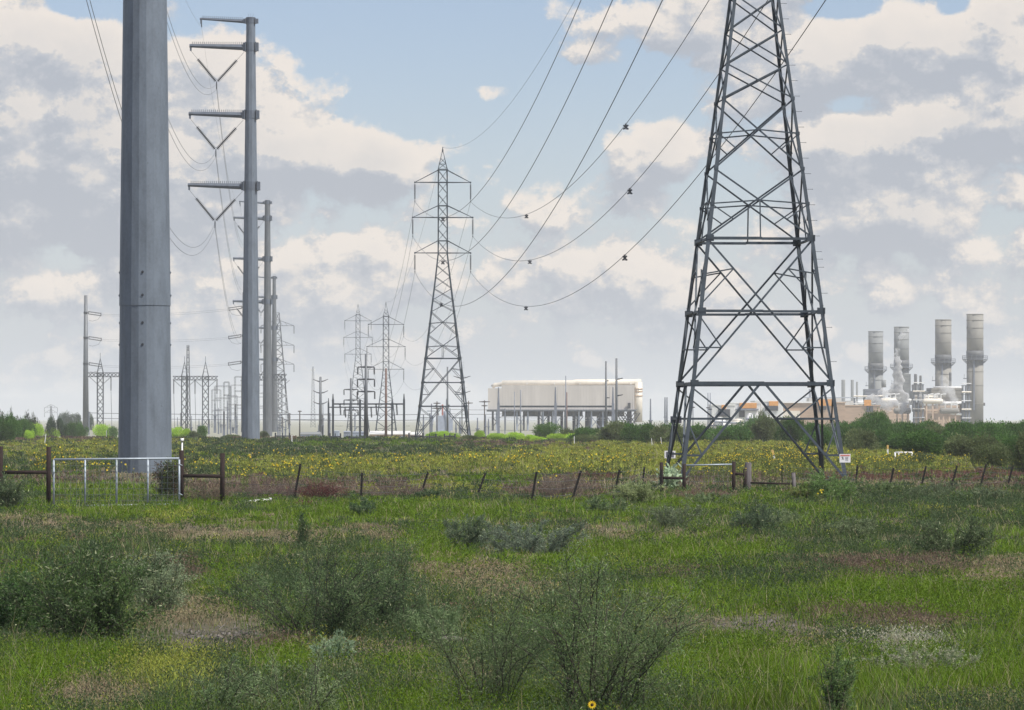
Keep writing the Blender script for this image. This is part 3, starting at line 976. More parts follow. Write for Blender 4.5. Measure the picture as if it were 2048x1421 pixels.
ORD = ('leftmost','second','third','fourth','fifth','sixth','seventh','eighth','ninth','tenth','eleventh','twelfth','thirteenth','fourteenth','fifteenth')
gA = 'posts in the switchyard left of the tall V-insulator pole'
for k, (px, ty) in enumerate([(355, 835), (362, 826), (383, 832), (398, 838), (404, 832), (418, 838), (430, 806), (437, 816), (442, 830), (448, 822), (455, 803), (461, 812), (466, 840), (471, 808), (474, 832)]):
    bus_post(px, rnd.uniform(8.5, 11), ty, '%s thin switchyard post counted rightwards from the massive pole' % ORD[k], gA, 3 if k % 3 else 5, 1.6, 'ins' if k % 4 == 1 else 'plain')
gB = 'posts in the switchyard right of the slim poles'
for k, (px, ty, kd) in enumerate([(556, 836, 'plain'), (565, 834, 'ins'), (571, 842, 'plain'), (579, 826, 'ins'), (646, 806, 'plain'), (637, 850, 'plain'), (645, 830, 'ins')]):
    bus_post(px, 11 if px != 579 else 13, ty, ('post touching the right side of the slimmest steel pole', 'ribbed insulator post just right of the slimmest steel pole', 'low third post right of the slimmest steel pole', 'tallest ribbed post right of the slim steel poles', 'tall plain post beside the bowed-arm pole', 'stub at the foot of the bowed-arm pole, on its left', 'ribbed insulator post right of the bowed-arm pole')[k], gB, 3, 1.6, kd)
gC = 'stub posts behind the second pylon'
for k, (px, ty) in enumerate(((847, 829), (864, 831), (912, 845), (920, 835), (938, 845), (955, 836), (971, 830), (977, 838), (1301, 798), (1330, 795), (1334, 795))):
    bus_post(px, 11, ty, ('%s stub post counted rightwards from the left leg of the second pylon' % ORD[k] if k < 8 else ('thick stub post just right of the condenser hall', 'left post of a close pair right of the condenser hall', 'right post of a close pair right of the condenser hall')[k - 8]), gC if px < 1000 else 'stub posts right of the condenser hall', 5 if px in (955, 920, 1301) else 3, 3)

# rigid bus along the yard
for (x0, x1, yy, s, lb) in ((178, 330, 826, 10.2, 'left'), (340, 660, 828.5, 10.2, 'centre'), (560, 860, 829, 11, 'right'), (900, 1010, 819, 9.0, 'beyond the second pylon')):
    a, b = Vector((X(x0, s), Y(s), Z(yy, s))), Vector((X(x1, s), Y(s), Z(yy, s)))
    t = thing('bus_bar', 'long level bus wire across the switchyard, %s stretch' % lb, 'bus bar', a, 0, 'level bus wires of the switchyard')
    for dz in (0, -1.0):
        mb = MB(); mb.tube([p - a + Vector((0, 0, dz)) for p in sag_pts(a, b, .15, 8)], .045, 5); mb.build('wire', M['wire'], t)
    for f in ((0, .5, 1) if x1 - x0 > 200 else (0, 1)):
        mb = MB(); p = (b - a) * f; mb.tube([(p.x, p.y, -a.z - 1.2), (p.x, p.y, .2)], .12, 6); mb.build('support', M['midsteel'], t)


# single poles with arms on both sides
def arm_pole(px, s, topy, w0, w1, arms, label, bow=0.0, drop=0.0, matk='galv_far', al=None, name='transmission_pole', cat='pole', onside=0):
    x, y = X(px, s), Y(s); zb = float(gz(x, y)); H = Z(topy, s) - zb
    root = thing(name, label, cat, (x, y, zb), 0)
    mb = MB(); mb.tube([(0, 0, -.2), (0, 0, H)], [w0 / s / 2, w1 / s / 2], 10); mb.build('shaft', M[matk], root, True)
    for ya, l in arms:
        z = Z(ya, s) - zb; L = l / s
        for u in (-1, 1):
            if onside and u != onside: continue
            mb = MB(); mb.tube([(0, 0, z), (u * L * .5, 0, z + bow * .35), (u * L, 0, z + bow)], [.16, .11, .07], 6)
            arm = mb.build('arm', M['dark'] if matk != 'wood_dark' else M['wood_dark'], root)
            if drop:
                mb = MB(); insulator_string(mb, (u * L, 0, z + bow), (u * L, 0, z + bow - drop), 8, .13, .06, .03); mb.build('insulator', M['insul'], arm)
    return root


arm_pole(641, 9.5, 754, 7, 4.5, ((764, 15), (787, 15), (809, 14)), 'pole with three pairs of upswept arms, left of the dark H-frame', bow=.55)
arm_pole(732, 15.5, 708, 9.5, 4.5, ((734.5, 16.5), (759, 17), (783.5, 17.5)), 'stout steel pole with three pairs of arms and drooping insulators, before the third pylon', drop=1.0)
arm_pole(702, 12.5, 757, 6.5, 4, ((779.5, 14), (800.5, 14), (820.5, 14)), 'shorter pole with three pairs of drooping arms, between the two small pylons', drop=.9)
arm_pole(772, 13, 737, 5.5, 3.6, (), 'bare reddish-based pole framed by the legs of the third pylon', matk='wood_red')
arm_pole(599.5, 10.5, 822, 3, 2.2, ((823, 4),), 'small dark pole with a tiny crossarm right of the slim steel poles', matk='wood_dark')
arm_pole(874, 10.5, 803, 2.6, 2, ((807, 7), (817, 10)), 'wooden pole with crossarms seen through the legs of the second pylon', matk='wood_dark')
arm_pole(937, 10, 802, 2.4, 1.8, ((806.5, 9),), 'wooden pole with one crossarm just right of the second pylon', matk='wood_dark')
arm_pole(969, 10.5, 801, 2.6, 2, ((804, 11), (812, 6)), 'wooden pole with two crossarms at the left end of the condenser hall', matk='wood_dark')
arm_pole(895, 12, 734, 4.2, 3, (), 'bare grey pole standing inside the legs of the second pylon', matk='galv_far')
arm_pole(924, 9, 733, 2.2, 1.6, ((757, 17), (787, 17)), 'thin pole with hazy arms along the right leg of the second pylon', bow=.5, matk='galv_far')
arm_pole(1233, 12, 717, 5.5, 4, ((759, 13), (792, 13)), 'tallest bare grey pole in front of the right end of the condenser hall', bow=.2, onside=1)
arm_pole(1212, 12, 723, 5.0, 3.4, ((762, 6), (796, 7)), 'second tall grey pole in front of the condenser hall, left of the tallest', onside=1)
arm_pole(1131.5, 12, 752, 3.2, 1.8, (), 'thin dark needle pole rising above the middle of the condenser hall roof', matk='midsteel')
arm_pole(1133.5, 11, 785, 3.0, 2.6, (), 'reddish short pole beside the needle pole at the condenser hall', matk='wood_red')
arm_pole(1029, 12, 784, 2.5, 1.4, (), 'short dark pole before the left half of the condenser hall', matk='midsteel')
arm_pole(1041.5, 12, 780, 2.8, 1.6, (), 'dark pole just right of the shortest one before the left half of the condenser hall', matk='midsteel')
arm_pole(1386, 11, 790, 2.2, 1.8, ((815, 4),), 'leftmost thin pole behind the left leg of the near pylon', matk='midsteel')
arm_pole(1416, 11, 786, 2.2, 1.8, ((816, 4),), 'left one of a close pair of thin poles behind the near pylon', matk='midsteel')
arm_pole(1420.5, 11, 786, 2.2, 1.8, ((819, 4),), 'right one of a close pair of thin poles behind the near pylon', matk='midsteel')


def h_frame(posts, s, beamy, ptop, label, w=.32, hang=()):
    cx = X(sum(p for p, _ in posts) / len(posts), s); y = Y(s); zb = float(gz(cx, y))
    t = thing('h_frame', label, 'steel frame', (cx, y, zb), 0)
    for (p, ty) in posts:
        mb = MB(); x = X(p, s) - cx; zt = Z(ty, s) - zb; zk = Z(beamy, s) - zb
        mb.bar((x, 0, 0), (x, 0, zk + .6), w * 1.2); mb.tube([(x, 0, zk + .6), (x, 0, zt)], [w * .5, w * .22], 6)
        mb.build('post', M['midsteel'] if s < 12 else M['lattice_far'], t)
    xs = [X(p, s) - cx for p, _ in posts]
    mb = MB(); z = Z(beamy, s) - zb; mb.bar((min(xs), 0, z), (max(xs), 0, z), w * .9, w * .85); mb.build('beam', M['lattice_far'], t)
    for h in hang:
        mb = MB(); x = X(h, s) - cx; insulator_string(mb, (x, 0, z), (x + .1, 0, z - 1.5), 8, .14, .06, .03); mb.build('insulator', M['insul'], t)
    return t


h_frame([(666, 788), (720, 800), (808, 788)], 15.0, 808.5, 0, 'dark H-frame with the higher beam, spanning behind the stout steel pole', .23, (680, 752, 793))
h_frame([(657, 797), (784, 799)], 14.0, 815, 0, 'dark H-frame with the lower beam, just behind the higher one', .2, (690, 742))
h_frame([(997, 775), (1111, 775), (1226, 775)], 10.5, 813.5, 0, 'long pale three-post frame standing before the condenser hall', .42)

# transformer group by the second pylon's right leg
t = thing('transformer', 'grey high-voltage transformer with bushings, framed by the second pylon', 'transformer', (X(885, 10), Y(10), float(gz(X(885, 10), Y(10)))), 0)
mb = MB(); mb.box((0, 0, 2.3), (2.6, 2.5, 3.2)); mb.box((0, 0, .4), (3.0, 3.0, .8)); mb.build('tank', M['equip'], t)
for i in (-1, 0, 1):
    mb = MB(); insulator_string(mb, (i * .8, 0, 3.9), (i * 1.3, 0, 6.2), 8, .22, .1, .02); mb.build('bushing', M['rustpipe'] if i == 0 else M['insul'], t)
mb = MB()
for i in range(5): mb.box((1.7, -1 + i * .5, 2.1), (.7, .08, 2.4))
mb.build('radiator', M['equip'], t)
for (px, w, ty, lb) in ((863, 7, 831, 'pale funnel-shaped breaker tank just left of the transformer, by the second pylon'), (893, 10, 822, 'grey breaker column just right of the transformer, by the second pylon')):
    s = 10.5; x = X(px, s); zb = float(gz(x, Y(s))); H = Z(ty, s) - zb
    t = thing('breaker_column', lb, 'switchgear', (x, Y(s), zb))
    r = w / s / 2
    mb = MB(); mb.rev((0, 0, 0), (0, 0, H), [(0, r * .7), (.45, r * .75), (.6, r * .8), (.75, r * 1.25), (.97, r * 1.2), (1, r * .5)], 12); mb.build('tank', M['equip'], t, True)
    mb = MB(); mb.tube([(0, 0, H), (0, 0, H + 2.2)], .1, 6); mb.tube([(-.9, 0, H + .8), (.9, 0, H + .8)], .08, 6); mb.build('terminal', M['midsteel'], t)

# ------------------------------------------------------------------ air-cooled condenser hall
def condenser():
    s = 7.2; y0 = Y(s); cx = X(1130, s); zb = float(gz(cx, y0))
    def lx(p): return X(p, s) - cx
    def lz(p): return Z(p, s) - zb
    t = thing('condenser_hall', 'long pale windowless hall raised on many legs with ducts along its roof', 'building', (cx, y0, zb))
    D = 34.0
    mb = MB(); x0, x1 = lx(976), lx(1269)
    mb.box(((x0 + lx(1003)) / 2, D / 2, (lz(820) + lz(777)) / 2), (lx(1003) - x0 - .01, D, lz(777) - lz(820)))
    mb.box(((lx(1003) + x1) / 2, D / 2, (lz(820) + lz(771)) / 2), (x1 - lx(1003), D, lz(771) - lz(820)))
    for i in range(46):   # ribs of the cladding
        xx = lx(1003) + (x1 - lx(1003)) * (i + .5) / 46
        mb.box((xx, -.03, (lz(820) + lz(771)) / 2), (.10, .07, lz(771) - lz(820) - .1))
    mb.build('wind_wall', M['panel'], t)
    ds = lx(1145)
    mb = MB(); r = .85
    mb.tube([(lx(984), 2, lz(775)), (lx(990), 2, lz(770)), (lx(1003), 2, lz(769)), (lx(1005), 2, lz(767)), (ds, 2, lz(766.5)), (lx(1152), 2, lz(765)), (lx(1283), 2, lz(764.5))],
            [r * .7, r * .7, r * .7, r, r, r, r], 14); mb.build('steam_duct', M['cream'], t, True)
    mb = MB(); mb.tube([(lx(1277), 2, lz(764)), (lx(1277), 2, lz(845))], 1.15, 14)
    mb.build('riser_duct', M['cream'], t, True)
    for py in (778, 783, 792):
        mb = MB(); mb.tube([(lx(1277), 2, lz(py) - .12), (lx(1277), 2, lz(py) + .12)], 1.3, 14); mb.build('duct_collar', M['tan'], t)
    mb = MB(); mb.box(((x0 + x1) / 2, D / 2, lz(821.5)), (x1 - x0 + .8, D, .5)); mb.box(((x0 + x1) / 2, -.6, lz(820)), (x1 - x0 + 1.4, 1.0, .15))
    mb.build('fan_deck', M['midsteel'], t)
    for i, px in enumerate((1022, 1064, 1106, 1148, 1190, 1232)):
        mb = MB(); xx = lx(px)
        mb.tube([(xx, 5.2, lz(823)), (xx, 5.2, lz(831)), (xx, 5.2, lz(833.5))], [2.5, 2.5, 2.8], 20); fan = mb.build('fan_ring', M['stack'], t, True)
    for i, px in enumerate((985, 993, 1010, 1034, 1048, 1056, 1078, 1086, 1098, 1106, 1125, 1133, 1150, 1158, 1176, 1183, 1200, 1206, 1214, 1230, 1262)):
        xx = lx(px)
        for yy in (.8, 10.5, 21, 32):
            mb = MB(); mb.bar((xx, yy, -1), (xx, yy, lz(822)), .42)
            if i % 3 == 0 and yy < 1:
                mb.bar((xx, .8, lz(855)), (xx + 2.2, .8, lz(834)), .2); mb.bar((xx + 2.2, .8, lz(855)), (xx, .8, lz(834)), .2)
            mb.build('column', M['equip'] if i % 2 else M['dark'], t)
    mb = MB()
    for i in range(5):
        a = lx(1232 + i * 6)
        mb.bar((a, .5, lz(862)), (a + 3.4, .5, lz(826)), .22); mb.bar((a + 3.4, .5, lz(862)), (a, .5, lz(826)), .22)
    mb.build('stair_tower', M['dark'], t)
    mb = MB(); mb.box((lx(1258), -.8, lz(812)), (.8, .8, 1.6)); mb.build('control_cabinet', M['dark'], t)
    mb = MB(); mb.bar((x0, 1, lz(836)), (x1, 1, lz(837)), .16); mb.bar((x0, 1, lz(841)), (x1, 1, lz(841)), .10); mb.build('pipe_rack', M['white'], t)
    for px in (1054, 1109, 1160, 1212, 1262):
        mb = MB(); mb.bar((lx(px), .9, lz(770)), (lx(px), .9, lz(766)), .18); mb.build('duct_support', M['white'], t)


condenser()

# low sheds in front of the third pylon and other yard boxes
def shed(x0, x1, y0, y1, s, label, rm='box_roof', wm='tan', D=8, roofpart=.4, name='shed'):
    cx = X((x0 + x1) / 2, s); y = Y(s); zb = float(gz(cx, y)); w = (x1 - x0) / s; zt = Z(y0, s) - zb; zw = Z(y0 + (y1 - y0) * roofpart, s) - zb
    t = thing(name, label, 'building', (cx, y, zb))
    mb = MB(); mb.box((0, D / 2, zw / 2), (w * .97, D * .96, zw)); mb.build('wall', M[wm], t)
    mb = MB()
    mb.add([(-w / 2, 0, zw), (w / 2, 0, zw), (w / 2, D, zw), (-w / 2, D, zw), (-w / 2, D / 2, zt), (w / 2, D / 2, zt), (-w / 2, 0, zw + .12), (w / 2, 0, zw + .12), (w / 2, D, zw + .12), (-w / 2, D, zw + .12), (-w / 2, D / 2, zt + .12), (w / 2, D / 2, zt + .12)],
           [(6, 7, 11, 10), (10, 11, 8, 9), (0, 1, 7, 6), (2, 3, 9, 8), (0, 6, 10, 9, 3), (1, 2, 8, 11, 7), (0, 3, 2, 1)])
    mb.build('roof', M[rm], t)
    for i in range(3):
        mb = MB(); mb.box((-w * .3 + i * w * .3, -.03 + D * .02, zw * .45), (w * .10, .06, zw * .6)); mb.build('door', M['equip'], t)
    return t


shed(738, 820, 864, 878, 13.0, 'long low shed with a bright white roof between the legs of the third pylon')
shed(820, 842, 866, 877, 12.5, 'small pale-roofed shed touching the left leg of the second pylon', D=5)
shed(705, 728, 865, 876, 13.5, 'grey boxy cabin between the legs of the fourth pylon', 'equip', 'equip', D=3, roofpart=.1, name='cabin')
shed(668, 678, 863, 872, 12.0, 'small grey box hut inside the dark H-frame', 'equip', 'equip', D=3, roofpart=.1, name='hut')
shed(687, 700, 864, 874, 12.8, 'small greenish cabin at the foot of the fourth pylon', 'equip', 'midsteel', D=3, roofpart=.1, name='cabin')
shed(600, 640, 866, 876, 11.5, 'low grey-roofed shed right of the slim steel poles', 'stack', 'equip', D=6)

# ------------------------------------------------------------------ power plant
def stack(px, s, topy, wpx, bandy, platy, basey, label, matk):
    x, y = X(px, s), Y(s); zb = float(gz(x, y)); r = wpx / s / 2
    t = thing('exhaust_stack', label, 'chimney', (x, y, zb), 0, 'four exhaust stacks of the power plant')
    H = Z(topy, s) - zb; zp = Z(platy, s) - zb; zq = Z(bandy, s) - zb
    mb = MB(); mb.tube([(0, 0, 0), (0, 0, zp)], [r, r], 28); mb.build('lower_flue', M[matk], t, True)
    mb = MB(); mb._rev(Vector((0, 0, zp)), Vector((0, 0, H)), [(0, r), (1, r), (1, r * .95), (.9, r * .95)], 28); mb.build('upper_flue', M[matk], t, True)
    for f in (.35, .62, .83, 1.0):
        z = zq + (H - zq) * f - (.15 if f == 1 else 0); mb = MB(); mb.tube([(0, 0, z - .12), (0, 0, z + .12)], r * 1.035, 28); mb.build('stiffener_ring', M[matk], t, True)
    mb = MB(); mb.tube([(0, 0, zp + .4), (0, 0, zq)], r * 1.04, 28); mb.build('silencer_band', M['silencer'], t, True)
    mb = MB(); R2 = r * 1.5; mb.tube([(0, 0, zp - .12), (0, 0, zp + .12)], R2, 24)
    for k in range(16):
        a = 2 * math.pi * k / 16; c, sn = math.cos(a), math.sin(a)
        mb.bar((c * R2, sn * R2, zp), (c * R2, sn * R2, zp + 1.3), .1); mb.bar((c * r, sn * r, zp - 1.5), (c * R2, sn * R2, zp - .1), .14)
        b = 2 * math.pi * (k + 1) / 16
        for hz in (.65, 1.3): mb.bar((c * R2, sn * R2, zp + hz), (math.cos(b) * R2, math.sin(b) * R2, zp + hz), .07)
    mb.build('platform', M['midsteel'], t)
    mb = MB(); mb.box((-r * .25, -r - .3, zp * .62), (.5, .5, zp * .72)); mb.build('ladder_cage', M['midsteel'], t)
    for k, f in enumerate((.35, .62, .82)):
        mb = MB(); mb.tube([(0, 0, zp * f - .1), (0, 0, zp * f + .1)], r * 1.03, 28); mb.build('stiffener_ring', M[matk], t, True)
    mb = MB(); mb.box((-r * 1.15, -.3, zp * .72), (r * .5, 1.2, .25)); mb.bar((-r * 1.3, -.3, zp * .72), (-r * 1.3, -.3, zp * .72 + 1.6), .12); mb.build('side_landing', M['midsteel'], t)
    return t


stack(1751.5, 4.9, 663, 29.5, 727, 740, 810, 'leftmost and shortest exhaust stack, bluish grey in the haze', 'stack')
stack(1803, 4.95, 654, 30, 721, 735, 810, 'second exhaust stack from the left, with a wisp of steam before it', 'stack')
stack(1886.5, 5.5, 639.5, 32.5, 710, 725, 810, 'third exhaust stack from the left, with a rust streak at its rim', 'stack_warm')
stack(1950, 5.7, 628.5, 33.5, 702, 719, 810, 'rightmost and tallest exhaust stack, standing alone to the ground', 'stack_warm')

def hrsg(x0, x1, s, tiers, label, matk):
    cx = X((x0 + x1) / 2, s); y = Y(s); zb = float(gz(cx, y))
    t = thing('boiler_house', label, 'plant building', (cx, y, zb), 0, 'boiler casings of the power plant')
    for (a, b, ty, by, d0, d1, mk, nm) in tiers:
        xa, xb = X(a, s) - cx, X(b, s) - cx; za, zb2 = Z(ty, s) - zb, max(Z(by, s) - zb, 0)
        mb = MB(); mb.box(((xa + xb) / 2, (d0 + d1) / 2, (za + zb2) / 2), (xb - xa, d1 - d0, za - zb2))
        n = max(2, int((za - zb2) / 1.3))
        for i in range(n): mb.box(((xa + xb) / 2, d0 - .06, zb2 + (za - zb2) * (i + .5) / n), (xb - xa - .1, .14, .22))
        m = max(2, int((xb - xa) / 4))
        for i in range(m + 1): mb.box((xa + (xb - xa) * i / m, d0 - .1, (za + zb2) / 2), (.25, .2, za - zb2))
        mb.build(nm, M[mk], t)
    return t, cx, y, zb


def plant_pipes(t, cx, zb, s, items):
    for (pts, r, mk, nm) in items:
        mb = MB(); mb.tube([(X(a, s) - cx, d, Z(b, s) - zb) for a, b, d in pts], r, 8); mb.build(nm, M[mk], t, True)


t, cx, y, zb = hrsg(1752, 1830, 5.1, [(1752, 1818, 808, 860, 0, 18, 'tan', 'lower_casing'), (1738, 1771, 778, 812, 14, 26, 'midsteel', 'stair_block'),
                                      (1798, 1824, 748, 792, 6, 20, 'stack', 'upper_casing'), (1788, 1826, 790, 810, 4, 24, 'stack', 'transition')],
                    'boiler casing below the two left stacks, half veiled by steam', 'tan')
plant_pipes(t, cx, zb, 5.1, [(((1752, 800, -1), (1790, 796, -1), (1822, 801, -1)), .5, 'white', 'pipe'), (((1742, 793, -2), (1768, 792, -2)), .35, 'cream', 'pipe'),
                             (((1769, 775, 3), (1769, 760, 3)), .9, 'stack', 'vent'), (((1824, 770, -1), (1826, 808, -1)), .3, 'dark', 'pipe'), (((1828, 765, -1), (1829, 830, -1)), .25, 'midsteel', 'pipe')])
t, cx, y, zb = hrsg(1826, 1968, 5.6, [(1866, 1928, 776, 806, 4, 22, 'stack_warm', 'upper_casing'), (1833, 1868, 782, 796, 8, 24, 'stack', 'transition'), (1840, 1920, 811, 870, 0, 18, 'tan', 'lower_casing'),
                                      (1923, 1968, 806, 812, -2, 14, 'silencer', 'deck'), (1926, 1944, 812, 862, 1, 14, 'stack_warm', 'annex'), (1826, 1838, 806, 824, -3, 3, 'dark', 'stair_block'), (1921, 1930, 806, 822, -3, 3, 'dark', 'stair_block')],
                    'largest tan boiler casing below the two right stacks', 'tan')
plant_pipes(t, cx, zb, 5.6, [(((1826, 794, -1), (1875, 794, -1)), .45, 'cream', 'pipe'), (((1826, 799, -1), (1880, 799, -1)), .45, 'cream', 'pipe'), (((1832, 807, -2), (1925, 806, -2)), .5, 'white', 'pipe'),
                             (((1900, 827, -2), (1922, 829, -2)), .5, 'white', 'pipe'), (((1868, 775, 2), (1928, 775.5, 2)), .35, 'white', 'pipe'), (((1932, 790, -1), (1932, 815, -1)), .35, 'white', 'pipe'),
                             (((1936, 785, -1), (1936, 812, -1)), .2, 'midsteel', 'pipe'), (((1835, 810, -1), (1860, 812, -1)), .3, 'white', 'pipe')])
# drums, vessels and pipe racks between the stacks
for k, (x0, x1, py, rr, s_, mk, lb) in enumerate(((1758, 1792, 803, 6, 5.4, 'cream', 'long cream drum below the first and second stacks'), (1842, 1884, 803, 5, 5.9, 'cream', 'long cream drum left of the third stack foot'),
                                                  (1876, 1916, 822, 6, 5.9, 'stack_warm', 'low warm-grey drum in front of the largest boiler casing'), (1785, 1820, 822, 6, 5.5, 'stack_warm', 'low warm-grey drum before the left boiler casing'),
                                                  (1712, 1742, 806, 4, 5.3, 'white', 'small white drum left of the first stack foot'))):
    cx_ = X((x0 + x1) / 2, s_); y_ = Y(s_) - 4; zb_ = float(gz(cx_, y_)); w_ = (x1 - x0) / s_ / 2; z_ = Z(py, s_) - zb_; r_ = rr / s_
    t = thing('pressure_vessel', lb, 'vessel', (cx_, y_, zb_), 0, 'drums of the power plant')
    mb = MB(); mb._rev(Vector((-w_, 0, z_)), Vector((w_, 0, z_)), [(0, r_ * .25), (.04, r_ * .8), (.1, r_), (.9, r_), (.96, r_ * .8), (1, r_ * .25)], 16); mb.build('drum', M[mk], t, True)
    for u in (-.6, 0, .6):
        mb = MB(); mb.bar((w_ * u, 0, 0), (w_ * u, 0, z_ - r_), .5); mb.build('leg', M['tan'], t)
        mb = MB(); mb.tube([(w_ * u + .6, 0, z_ + r_ * .9), (w_ * u + .6, 0, z_ + r_ + 1.4), (w_ * u + 2.4, 0, z_ + r_ + 1.6)], .22, 6); mb.build('nozzle_pipe', M['white'], t)
for k, (x0, x1, y0_, y1_, s_, lb) in enumerate(((1706, 1745, 797, 815, 5.5, 'open steel pipe rack left of the first stack'), (1824, 1842, 770, 815, 5.6, 'tall open stair frame between second and third stacks'), (1921, 1934, 772, 822, 6.0, 'tall open stair frame left of the tallest stack'))):
    cx_ = X((x0 + x1) / 2, s_); y_ = Y(s_) - 6; zb_ = float(gz(cx_, y_)); w_ = (x1 - x0) / s_ / 2; zt_ = Z(y0_, s_) - zb_
    t = thing('pipe_rack', lb, 'steel frame', (cx_, y_, zb_), 0, 'open frames of the power plant')
    for u in (-1, 0, 1):
        for vv in (-1.5, 1.5):
            mb = MB(); mb.bar((w_ * u, vv, 0), (w_ * u, vv, zt_), .28); mb.build('column', M['midsteel'], t)
    nl = max(3, int(zt_ / 2.6))
    for i in range(1, nl + 1):
        z_ = zt_ * i / nl; mb = MB(); mb.box((0, 0, z_), (2 * w_ + .6, 3.4, .16)); mb.build('deck', M['silencer'], t)
        mb = MB(); mb.tube([(-w_ - .5, -1.9, z_ + .7), (w_ + .5, -1.9, z_ + .7)], .16 if i % 2 else .3, 6); mb.build('pipe', M['white'] if i % 2 else M['cream'], t)
# vent silencers
for px, s, ty, w, lb in ((1834.5, 5.3, 748, 6, 'left vent silencer between the second and third stacks'), (1844.5, 5.3, 751, 5, 'right vent silencer between the second and third stacks'),
                         (1904.5, 5.6, 745, 5, 'vent silencer just left of the tallest stack')):
    x, y = X(px, s), Y(s) + 6; zb = float(gz(x, y)); r = w / s / 2; H = Z(ty, s) - zb
    t = thing('vent_silencer', lb, 'vent', (x, y, zb), 0, 'vent silencers of the power plant')
    mb = MB(); mb.rev((0, 0, 0), (0, 0, H), [(0, r * .4), (.62, r * .4), (.70, r), (.98, r), (1, r * .8)], 12); mb.build('silencer', M['silencer'], t, True)
    mb = MB(); mb.box((0, 0, H * .66), (r * 5, 2.5, .2)); mb.build('landing', M['midsteel'], t)
    for u in (-1, 1):
        mb = MB(); mb.bar((u * r * 2.4, 0, H * .3), (u * r * 2.4, 0, H * .74), .15); mb.build('support', M['midsteel'], t)

# turbine halls under and left of the near pylon
def hall(s, x0, x1, topy, label, parts, D=30, matk='white'):
    cx = X((x0 + x1) / 2, s); y = Y(s); zb = float(gz(cx, y))
    t = thing('turbine_hall', label, 'plant building', (cx, y, zb), 0, 'turbine buildings of the power plant')
    H = Z(topy, s) - zb
    mb = MB(); mb.box((0, D / 2, H / 2), ((x1 - x0) / s, D, H)); mb.box((0, D / 2, H + .1), ((x1 - x0) / s + .6, D + .6, .3))
    n = int((x1 - x0) / 2.2)
    for i in range(n): mb.box((-(x1 - x0) / s / 2 + (x1 - x0) / s * (i + .5) / n, -.05, H / 2), (.12, .12, H - .1))
    mb.build('wall', M[matk], t)
    for (a, b, ty, by, mk, nm, out) in parts:
        mb = MB(); xa, xb = X(a, s) - cx, X(b, s) - cx; za, z2 = Z(ty, s) - zb, max(0, Z(by, s) - zb)
        mb.box(((xa + xb) / 2, -out / 2 - .1, (za + z2) / 2), (xb - xa, out, za - z2)); mb.build(nm, M[mk], t)
    return t


hall(7.4, 1424, 1470, 811, 'leftmost small white turbine building with one orange panel', [(1443, 1452, 810.5, 818, 'orange', 'fascia', .4), (1436, 1460, 819, 834, 'dark', 'louvre', .5)], 18)
hall(6.8, 1462, 1520, 807, 'white turbine building with the widest orange band, seen in the near pylon arch', [(1479, 1513, 806.5, 817, 'orange', 'fascia', .5), (1471, 1516, 818, 821, 'midsteel', 'canopy', 2.5), (1478, 1489, 821, 835, 'dark', 'doorway', .3), (1490, 1514, 823, 838, 'sign_white', 'tank_wall', .5)], 22)
hall(6.6, 1512, 1566, 803.5, 'white turbine building with a sloping roof and orange corner, right of the widest orange band', [(1538, 1556, 803, 812, 'orange', 'fascia', .5), (1530, 1556, 812, 822, 'dark', 'louvre', .5), (1513, 1521, 808, 860, 'panel', 'pilaster', .6)], 24)
hall(6.2, 1558, 1690, 806, 'long tan ribbed building behind the right legs of the near pylon', [(1635, 1664, 799, 812, 'orange', 'fascia', .5), (1638, 1652, 813, 820, 'dark', 'louvre', .4), (1562, 1630, 803.5, 806.5, 'white', 'parapet', .6), (1560, 1600, 822, 850, 'cream', 'lower_wall', .6)], 34, 'tan')
hall(5.8, 1660, 1760, 812, 'tan ribbed building below the faint far stacks, right of the near pylon', [(1728, 1742, 800, 812, 'orange', 'fascia', .5), (1733, 1746, 812, 824, 'dark', 'louvre', .4)], 30, 'tan')
# clutter of pipes and small tanks at the foot of the halls
for k, (px, py, w, h, mk, nm, lb) in enumerate(((1440, 843, 22, 9, 'white', 'storage_tank', 'squat white tank at the foot of the leftmost turbine building'),
                                                (1476, 845, 24, 7, 'cream', 'storage_tank', 'low cream tank below the widest orange band'),
                                                (1500, 838, 12, 14, 'sign_white', 'storage_tank', 'tall white tank beside the bush top in the pylon arch'),
                                                (1424, 850, 14, 5, 'cream', 'storage_tank', 'lowest cream tank left of the squat white tank'))):
    s = 8.0; x, y = X(px, s), Y(s); zb = float(gz(x, y)); H = Z(py - h / 2, s) - zb; r = w / s / 2
    t = thing(nm, lb, 'tank', (x, y, zb))
    mb = MB(); mb.tube([(0, 0, 0), (0, 0, H)], r, 18); mb.rev((0, 0, H), (0, 0, H + .5), [(0, r), (.6, r * .7), (1, r * .1)], 18); mb.build('shell', M[mk], t, True)
    mb = MB(); mb.tube([(-r * 1.5, -r - .2, H * .8), (r * 1.6, -r - .2, H * .75)], .2, 8); mb.tube([(r * .4, -r - .3, 0), (r * .4, -r - .3, H * 1.05)], .15, 8); mb.build('pipe', M['midsteel'], t)
